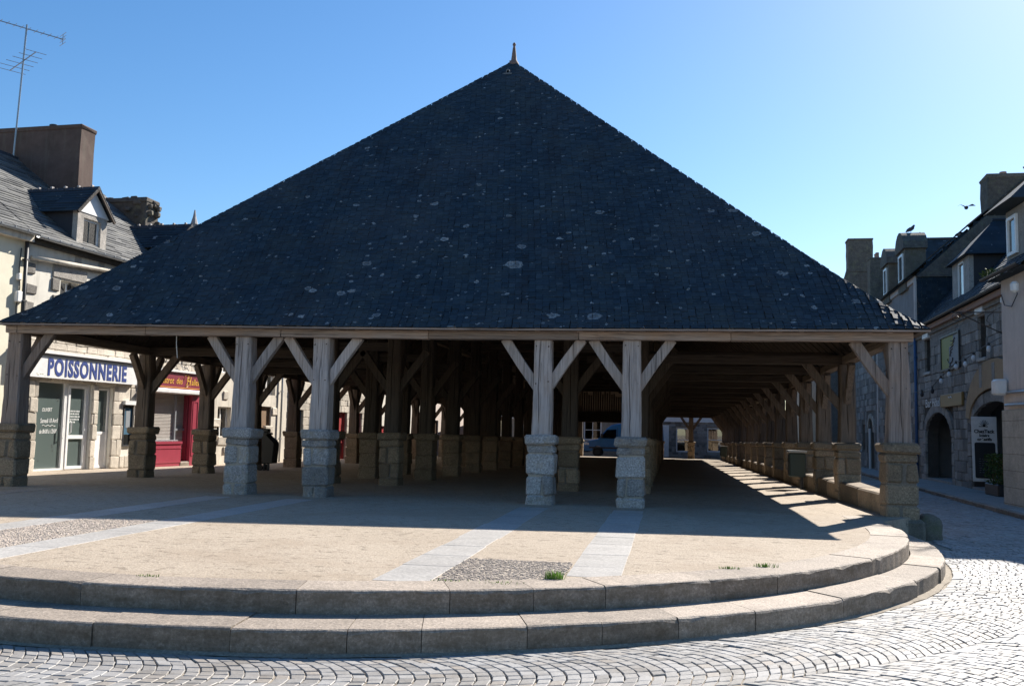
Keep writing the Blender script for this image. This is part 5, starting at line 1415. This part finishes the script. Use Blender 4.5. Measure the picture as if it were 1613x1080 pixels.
for (s0, s1, zt) in ((30.4, 31.9, 10.3), (26.4, 28.1, 10.25)):
    n = 8; sm_ = (s0+s1)/2
    prof = [(s0, 7.7), (s1, 7.7), (s1, zt-.7)]+[(sm_+(s1-s0)/2*math.cos(PI*k/n), zt-.7+.7*math.sin(PI*k/n)) for k in range(n+1)][1:]
    dd_ = obj('dormer', RG().prism(prof, 1, -.75, .1), 'boulder_granite', tall)
    prof2 = [(sm_+((s1-s0)/2+.15)*math.cos(PI*k/n), zt-.75+.85*math.sin(PI*k/n)) for k in range(n+1)]+[(s0, zt-.75)]+[(s1, zt-.75)][:0]
    obj('dormer_hood', RG().prism(prof2, 1, -.8, .2), 'rubble_chimney', dd_)
    obj('window', frame(RG(), s0+.35, s1-.35, 8.1, zt-.9, .1, .16, .1), 'white_frame', dd_); obj('pane', RG().box(s0+.4, s1-.4, .105, .12, 8.15, zt-.95), 'dark_room', dd_)
chimney(dh, RF, 45.6, 46.6, -2.4, -1.4, 8.0, 12.6, 'rubble_chimney', 2)
eg = thing('end_house', 'farthest house on the right with a plain stone gable and tall narrow chimney', 'house', RF((55, 0, -.5)))
obj('wall', RG().box(50.2, 80, -8, 0.6, -1, 9.5), 'granite_wall', eg)
g = RG(); g.prism([(.8, 9.4), (-2, 12), (-4, 12), (-8.2, 9.4)], 0, 50.2, 80); obj('roof', g, 'slate_dark', eg)
obj('gable_wall', RG().prism([(.3, 9.4), (-.6, 12.6), (-2.4, 12.6), (-4.5, 11.6), (-7.5, 9.4)], 0, 50.0, 50.25), 'rubble_chimney', eg)
chimney(eg, RF, 49.95, 51.2, -2.3, -.7, 12.4, 14.7, 'rubble_chimney')

sg = obj('wall_sign', RG().box(50.4, 51.3, .62, .68, 2.2, 2.55), 'white_paint', eg)
obj('wall_sign_marks', RG().box(50.55, 50.62, .681, .686, 2.32, 2.45).box(50.7, 50.95, .681, .686, 2.33, 2.44).box(51.0, 51.15, .681, .686, 2.32, 2.45), 'blue_lettering', sg)
# --- stone house across the far end, seen through the hall
far = thing('end_stone_house', 'low stone house across the far end with white glazed doors, seen through the aisle', 'house', (5, 58.2, -.6))
FF = Fr((0, 58.2), (1, 0), (0, -1))
def FG(): return G(FF)
zf = gz(58)
fh = [(4.75, 5.85, -.15, 1.72), (7.1, 9.3, -.1, 1.75), (3.55, 4.2, -.5, 1.9), (-2.4, -1.0, .6, 2.2), (-6, -4.6, .6, 2.2)]
obj('wall', wall(FG(), -9, 12, -1.2, 4.8, -.4, -.05, fh), 'mortar', far)
cladding(far, FF, 3.5, 9.4, -.55, 2.4, fh, .2, .36, 'granite_wall', dep=.1, d=0, rr=random.Random(44), limit=260)
for (a, b, c, d) in fh[:2]: window(far, FF, a, b, c, d, -.1, .1, 0, 1)
obj('door', FG().box(3.5, 4.2, -.1, .02, -.55, 1.9), 'white_frame', far)
for (a, b, c, d) in fh[3:]: window(far, FF, a, b, c, d, -.1, .1, 1, 1)
obj('fascia_band', FG().box(-9, 12, 0, .12, 2.15, 2.5), 'white_paint', far)
gable_roof(far, FF, -9, 12, 0, 8, 4.8, 3.4)
obj('shelf', FG().box(7.2, 8.2, -.4, -.2, -.1, 1.7), 'poster_grey', far)
# ------------------------------------------------------------------ smaller things
# boulder beside the corner post
def rock(name, c, sx, sy, sz, mat, label, cat, seed):
    bm = bmesh.new(); bmesh.ops.create_icosphere(bm, subdivisions=3, radius=1); q = random.Random(seed)
    ph = [q.uniform(0, 6) for _ in range(6)]
    for v in bm.verts:
        p = v.co.copy(); p = Vector([math.copysign(abs(x)**.62, x) for x in p])
        k = 1+.06*math.sin(3*p.x+ph[0])*math.sin(2.6*p.y+ph[1])+.05*math.sin(6*p.z+ph[2]+2*p.x)+.02*math.sin(11*p.y+ph[3])
        v.co = Vector((p.x*sx*k, p.y*sy*k, p.z*sz*k))
    me = bpy.data.meshes.new(name); bm.to_mesh(me); bm.free(); me.materials.append(MATS[mat])
    for p in me.polygons: p.use_smooth = True
    o = bpy.data.objects.new(name, me); COL.objects.link(o); o.location = c; setp(o, label, cat); return o
rock('boulder', (8.50, .06, -.26), .19, .25, .29, 'boulder_granite', 'rounded dark granite guard stone at the foot of the right corner post', 'guard stone', 4)
# litter bins on posts by the right-hand row
def litter_bin(x, y, label, first=None):
    z = shear(y)
    if first is not None: return copy_tree(first, (x, y, z), label, 'litter bins beside the right hand posts')
    t = thing('litter_bin', label, 'litter bin', (x, y, z), 'litter bins beside the right hand posts')
    obj('body', G().stone(x-.2, x+.2, y-.17, y+.17, z+.32, z+.93, .03, .004), 'green_metal', t)
    obj('lid', G().stone(x-.23, x+.23, y-.2, y+.2, z+.93, z+.99, .02, .003), 'zinc', t)
    obj('post', G().tube([(x+.12, y, z), (x+.12, y, z+.95)], .04, 8), 'dark_metal', t)
    g = G()
    for k in range(5): g.box(x-.206, x-.2, y-.14+k*.065, y-.12+k*.065, z+.36, z+.88)
    obj('rib', g, 'dark_metal', t)
    return t
lb1 = litter_bin(7.5, 8.7, 'dark green metal litter bin on a post, nearest of the two by the low wall')
litter_bin(7.5, 42.8, 'dark litter bin far down the right hand row near the end', lb1)
# black wheeled bin standing on the left outside the posts
x, y = -7.72, 10.75; z = shear(y)
d_ = Vector((math.cos(.1), math.sin(.1), 0))
wb = thing('rubbish_bin', 'black plastic rubbish bin with sloping lid beside the left hand posts', 'bin', (x, y, z))
g = G(); prof = [(-.2, .2), (.24, .22), (.28, .78), (.26, .86), (-.02, 1.05), (-.1, 1.12), (-.24, 1.1)]
g.prism([(x+a*.8, z+b) for a, b in prof], 1, y-.2, y+.2); obj('body', g, 'black_plastic', wb, bevel=.02)
obj('lid', G().beam((x-.26, y, z+1.13), (x+.0, y, z+1.1), .42, .05, up=(.3, 0, 1)), 'black_plastic', wb)
obj('knob', G().stone(x-.25, x-.02, y-.1, y+.1, z+1.14, z+1.26, .03, 0), 'black_plastic', wb)
for s_ in (-.1, .03): obj('foot', G().tube([(x+s_, y-.1, z), (x+s_, y-.1, z+.22)], .04, 8), 'dark_metal', wb)
for s_ in (-1, 1): obj('wheel', G().tube([(x-.18, y+s_*.2, z+.09), (x-.18, y+s_*.25, z+.09)], .09, 12), 'tyre', wb)
# van parked across the far end
vx, vy = -2.05, 55.6; vz = gz(vy)
vt = thing('panel_van', 'blue grey panel van parked beyond the far end of the hall, facing left', 'van', (vx+2.9, vy, vz))
VG = lambda: G(lambda p: (vx+p[0], vy+p[1], vz+p[2]))
sil = [(0.02, .42), (.0, .8), (.06, 1.02), (.35, 1.16), (1.05, 1.32), (1.32, 1.62), (1.72, 2.12), (2.05, 2.36), (2.6, 2.48), (5.5, 2.5), (5.82, 2.36), (5.88, 1.4), (5.86, .42)]
def arch(cx, r=.42, n=8): return [(cx+r*math.cos(PI*k/n), .42+r*math.sin(PI*k/n)*.95) for k in range(n+1)]
low = arch(4.75)+arch(1.0)
poly = sil+low
g = VG(); ys_ = [(-1.0, 0), (-.93, 1), (.93, 1), (1.0, 0)]
n = len(poly)
def shrink(p, k):
    return (p[0]+(2.9-p[0])*.012*k, p[1]-(.03*k if p[1] > 1.3 else 0))
for (yy, k) in ((-1.0, 1.6), (-.92, 0), (.92, 0), (1.0, 1.6)): g.v += [g.T((*[shrink(p, k)[0]], yy, shrink(p, k)[1])) for p in poly]
for i in range(3):
    for k in range(n): g.f.append((i*n+k, i*n+(k+1) % n, (i+1)*n+(k+1) % n, (i+1)*n+k))
g.f += [tuple(range(n))[::-1], tuple(range(3*n, 4*n))]
obj('body', g, 'van_paint', vt, bevel=.0)
def side_panel(pts, mat, name, y0=-1.006, y1=-1.0): obj(name, VG().prism(pts, 1, y0, y1), mat, vt)
side_panel([(1.12, 1.38), (1.42, 1.68), (1.72, 2.0), (2.4, 2.04), (2.4, 1.36)], 'van_glass', 'side_window', -1.012, -.99)
side_panel([(1.12, 1.38), (1.42, 1.68), (1.72, 2.0), (2.4, 2.04), (2.4, 1.36)], 'dark_room', 'cab_lining', -.988, -.98)
obj('windscreen', VG().add([(1.06, -.85, 1.36), (1.72, -.8, 2.14), (1.72, .8, 2.14), (1.06, .85, 1.36), (1.1, -.85, 1.33), (1.76, -.8, 2.11), (1.76, .8, 2.11), (1.1, .85, 1.33)], [(0, 1, 2, 3), (7, 6, 5, 4), (0, 4, 5, 1), (1, 5, 6, 2), (2, 6, 7, 3), (3, 7, 4, 0)]), 'van_glass', vt)
g = VG(); 
for xx in (2.48, 3.9): g.box(xx-.012, xx+.012, -1.008, -1.0, .5, 2.2)
g.box(.4, 5.8, -1.012, -1.0, .62, .72); obj('trim', g, 'dark_metal', vt)
obj('bumper', VG().stone(-.08, .35, -.95, .95, .32, .62, .06, 0), 'dark_metal', vt)
obj('headlight', VG().stone(.02, .42, -1.005, -.75, .82, 1.08, .05, 0), 'headlamp', vt); obj('headlight', VG().stone(.02, .42, .75, 1.005, .82, 1.08, .05, 0), 'headlamp', vt)
obj('mirror', VG().stone(1.25, 1.42, -1.28, -1.02, 1.38, 1.72, .04, 0), 'dark_metal', vt); obj('door_handle', VG().stone(2.2, 2.38, -1.03, -1.0, 1.12, 1.17, .01, 0), 'dark_metal', vt)
for cx in (1.0, 4.75):
    for yy in (-1, 1):
        w0 = obj('wheel', VG().tube([(cx, yy*.97, .34), (cx, yy*.72, .34)], .34, 20), 'tyre', vt); obj('rim', VG().tube([(cx, yy*.98, .34), (cx, yy*.9, .34)], .2, 14), 'dark_metal', w0)
# birds
def bird_mesh(name, segs, radii, extra, loc, label, group=None, wing=None):
    me = bpy.data.meshes.new(name); bm = bmesh.new()
    g = G(); g.tube([Vector(s)+Vector(loc) for s in segs], radii, 8)
    for e in extra: g.add([tuple(Vector(p)+Vector(loc)) for p in e], [tuple(range(len(e)))])
    o = obj(name, g, 'bird_grey', None, label, cat='bird', group=group, smooth=False, origin=loc); return o
def perched(loc, lab):
    body = [(-.2, 0, .03), (-.12, 0, .1), (0, 0, .16), (.09, 0, .22), (.13, 0, .3), (.16, 0, .33), (.2, 0, .32)]
    ex = [[(-.32, -.03, -.02), (-.32, .03, -.02), (-.14, .05, .1), (-.14, -.05, .1)], [(0, -.02, 0), (.015, -.02, 0), (.015, -.02, .12), (0, -.02, .12)]]
    return bird_mesh('pigeon', body, [.02, .07, .095, .08, .05, .045, .005], ex, loc, lab, 'pigeons perched on the far ridge')
def Rw(s, d, z): return RF((s, d, z))
perched(Rw(44.3, -4.0, 13.52), 'dark pigeon perched on the slate ridge, the largest upright one')
perched(Rw(27.25, -.3, 10.36), 'small pigeon perched on top of the round stone dormer')
perched(Rw(44.3, -6.3, 13.52), 'pigeon sitting on the ridge towards the gabled house')
c = Vector((16.19, 24, 10.72))
bl = [(-.28, 0, 0), (-.1, 0, -.02), (.05, 0, 0), (.2, 0, .02), (.27, 0, .02)]
wings = [[(.1, .03, .02), (.16, -.2, .16), (.06, -.36, .06), (-.08, -.22, .12), (-.12, -.03, .02)], [(.1, .03, .02), (.16, .2, .16), (.06, .36, .06), (-.08, .22, .12), (-.12, .03, .02)]]
RM = Matrix.Rotation(math.radians(80), 3, 'Z')
bird_mesh('gull', [RM@Vector(p) for p in bl], [.01, .07, .08, .05, .01], [[RM@Vector(p) for p in w_] for w_ in wings], c, 'gull flying with spread wings over the right hand roofs')
# tufts of grass in the joints at the top of the steps
def tuft(x, y, n, h, label, z=.0, spread=.1):
    g = G(); q = random.Random(int(abs(x)*1000))
    for _ in range(n):
        a = q.uniform(0, 6.3); r_ = q.uniform(0, spread); bx, by = x+r_*math.cos(a), y+r_*.35*math.sin(a); b = q.uniform(0, 6.3); l = h*q.uniform(.5, 1.1); k = q.uniform(.2, .8)*l; w_ = .004
        p0 = (bx-w_*math.sin(b), by+w_*math.cos(b), z); p1 = (bx+w_*math.sin(b), by-w_*math.cos(b), z); m0 = (bx+k*.4*math.cos(b)-w_*.7*math.sin(b), by+k*.4*math.sin(b)+w_*.7*math.cos(b), z+l*.65); m1 = (bx+k*.4*math.cos(b)+w_*.7*math.sin(b), by+k*.4*math.sin(b)-w_*.7*math.cos(b), z+l*.65)
        g.add([p0, p1, m1, m0, (bx+k*math.cos(b), by+k*math.sin(b), z+l)], [(0, 1, 2, 3), (3, 2, 4)])
    return obj('grass_tuft', g, 'grass_blade', None, label, cat='grass tuft', group='grass tufts along the top step', origin=(x, y, z), recalc=False)
tuft(3.30, -8.42, 110, .085, 'green grass tuft beside the pebbled panel between the granite bands')
tuft(2.46, -8.82, 26, .03, 'tiny grass tuft at the left corner of the pebbled panel', .0, .16)
tuft(4.85, -7.3, 60, .035, 'smaller low grass patch, left of the two in the right-hand joint', .0, .1)
tuft(5.22, -7.02, 70, .045, 'larger low grass patch, right of the two in the right-hand joint', .0, .12)
tuft(2.86, -8.78, 40, .025, 'thin line of grass at the front edge of the pebbles', .0, .28)
tuft(.02, -9.3, 30, .03, 'thin strip of grass in a joint of the top step at the left', .0, .12)
tuft(-9.9, 20.5, 80, .3, 'weed growing at the foot of the pale house wall', shear(20), .3)
# no-entry sign on its post by the right-hand street, and an aerial at the right edge
ps = RF((49.0, .9, 0)); rs = thing('road_sign', 'round red road sign with white bar on a thin post', 'road sign', (ps[0], ps[1], gz(44)))
obj('post', G().tube([(ps[0], ps[1], gz(44)), (ps[0], ps[1], 2.1)], .035, 8), 'zinc', rs)
dk = obj('sign_disc', G().tube([(ps[0], ps[1]-.045, 1.75), (ps[0], ps[1]-.06, 1.75)], .32, 20), 'red_paint', rs); obj('white_bar', G().box(ps[0]-.22, ps[0]+.22, ps[1]-.068, ps[1]-.061, 1.69, 1.81), 'white_paint', dk)
a2 = thing('tv_aerial', 'thin roof aerial with two comb arrays, cut off by the right edge', 'aerial', (14.55, 9.2, 7.3))
obj('mast', G().tube([(14.55, 9.2, 7.2), (14.55, 9.2, 10.25)], .025, 6), 'aluminium', a2)
for (z, n_, e0) in ((9.25, 6, .5), (9.95, 4, .32)):
    g = G().tube([(14.1, 9.0, z+.12), (15.3, 9.55, z-.1)], .015, 5)
    for k in range(n_):
        q = k/(n_-1); px, py, pz = 14.12+.6*q, 9.01+.28*q, z+.12-.14*q; e = e0*(1-.25*q); g.tube([(px-e*.42, py+e*.9, pz), (px+e*.42, py-e*.9, pz)], .008, 4)
    obj('array', g, 'aluminium', a2)
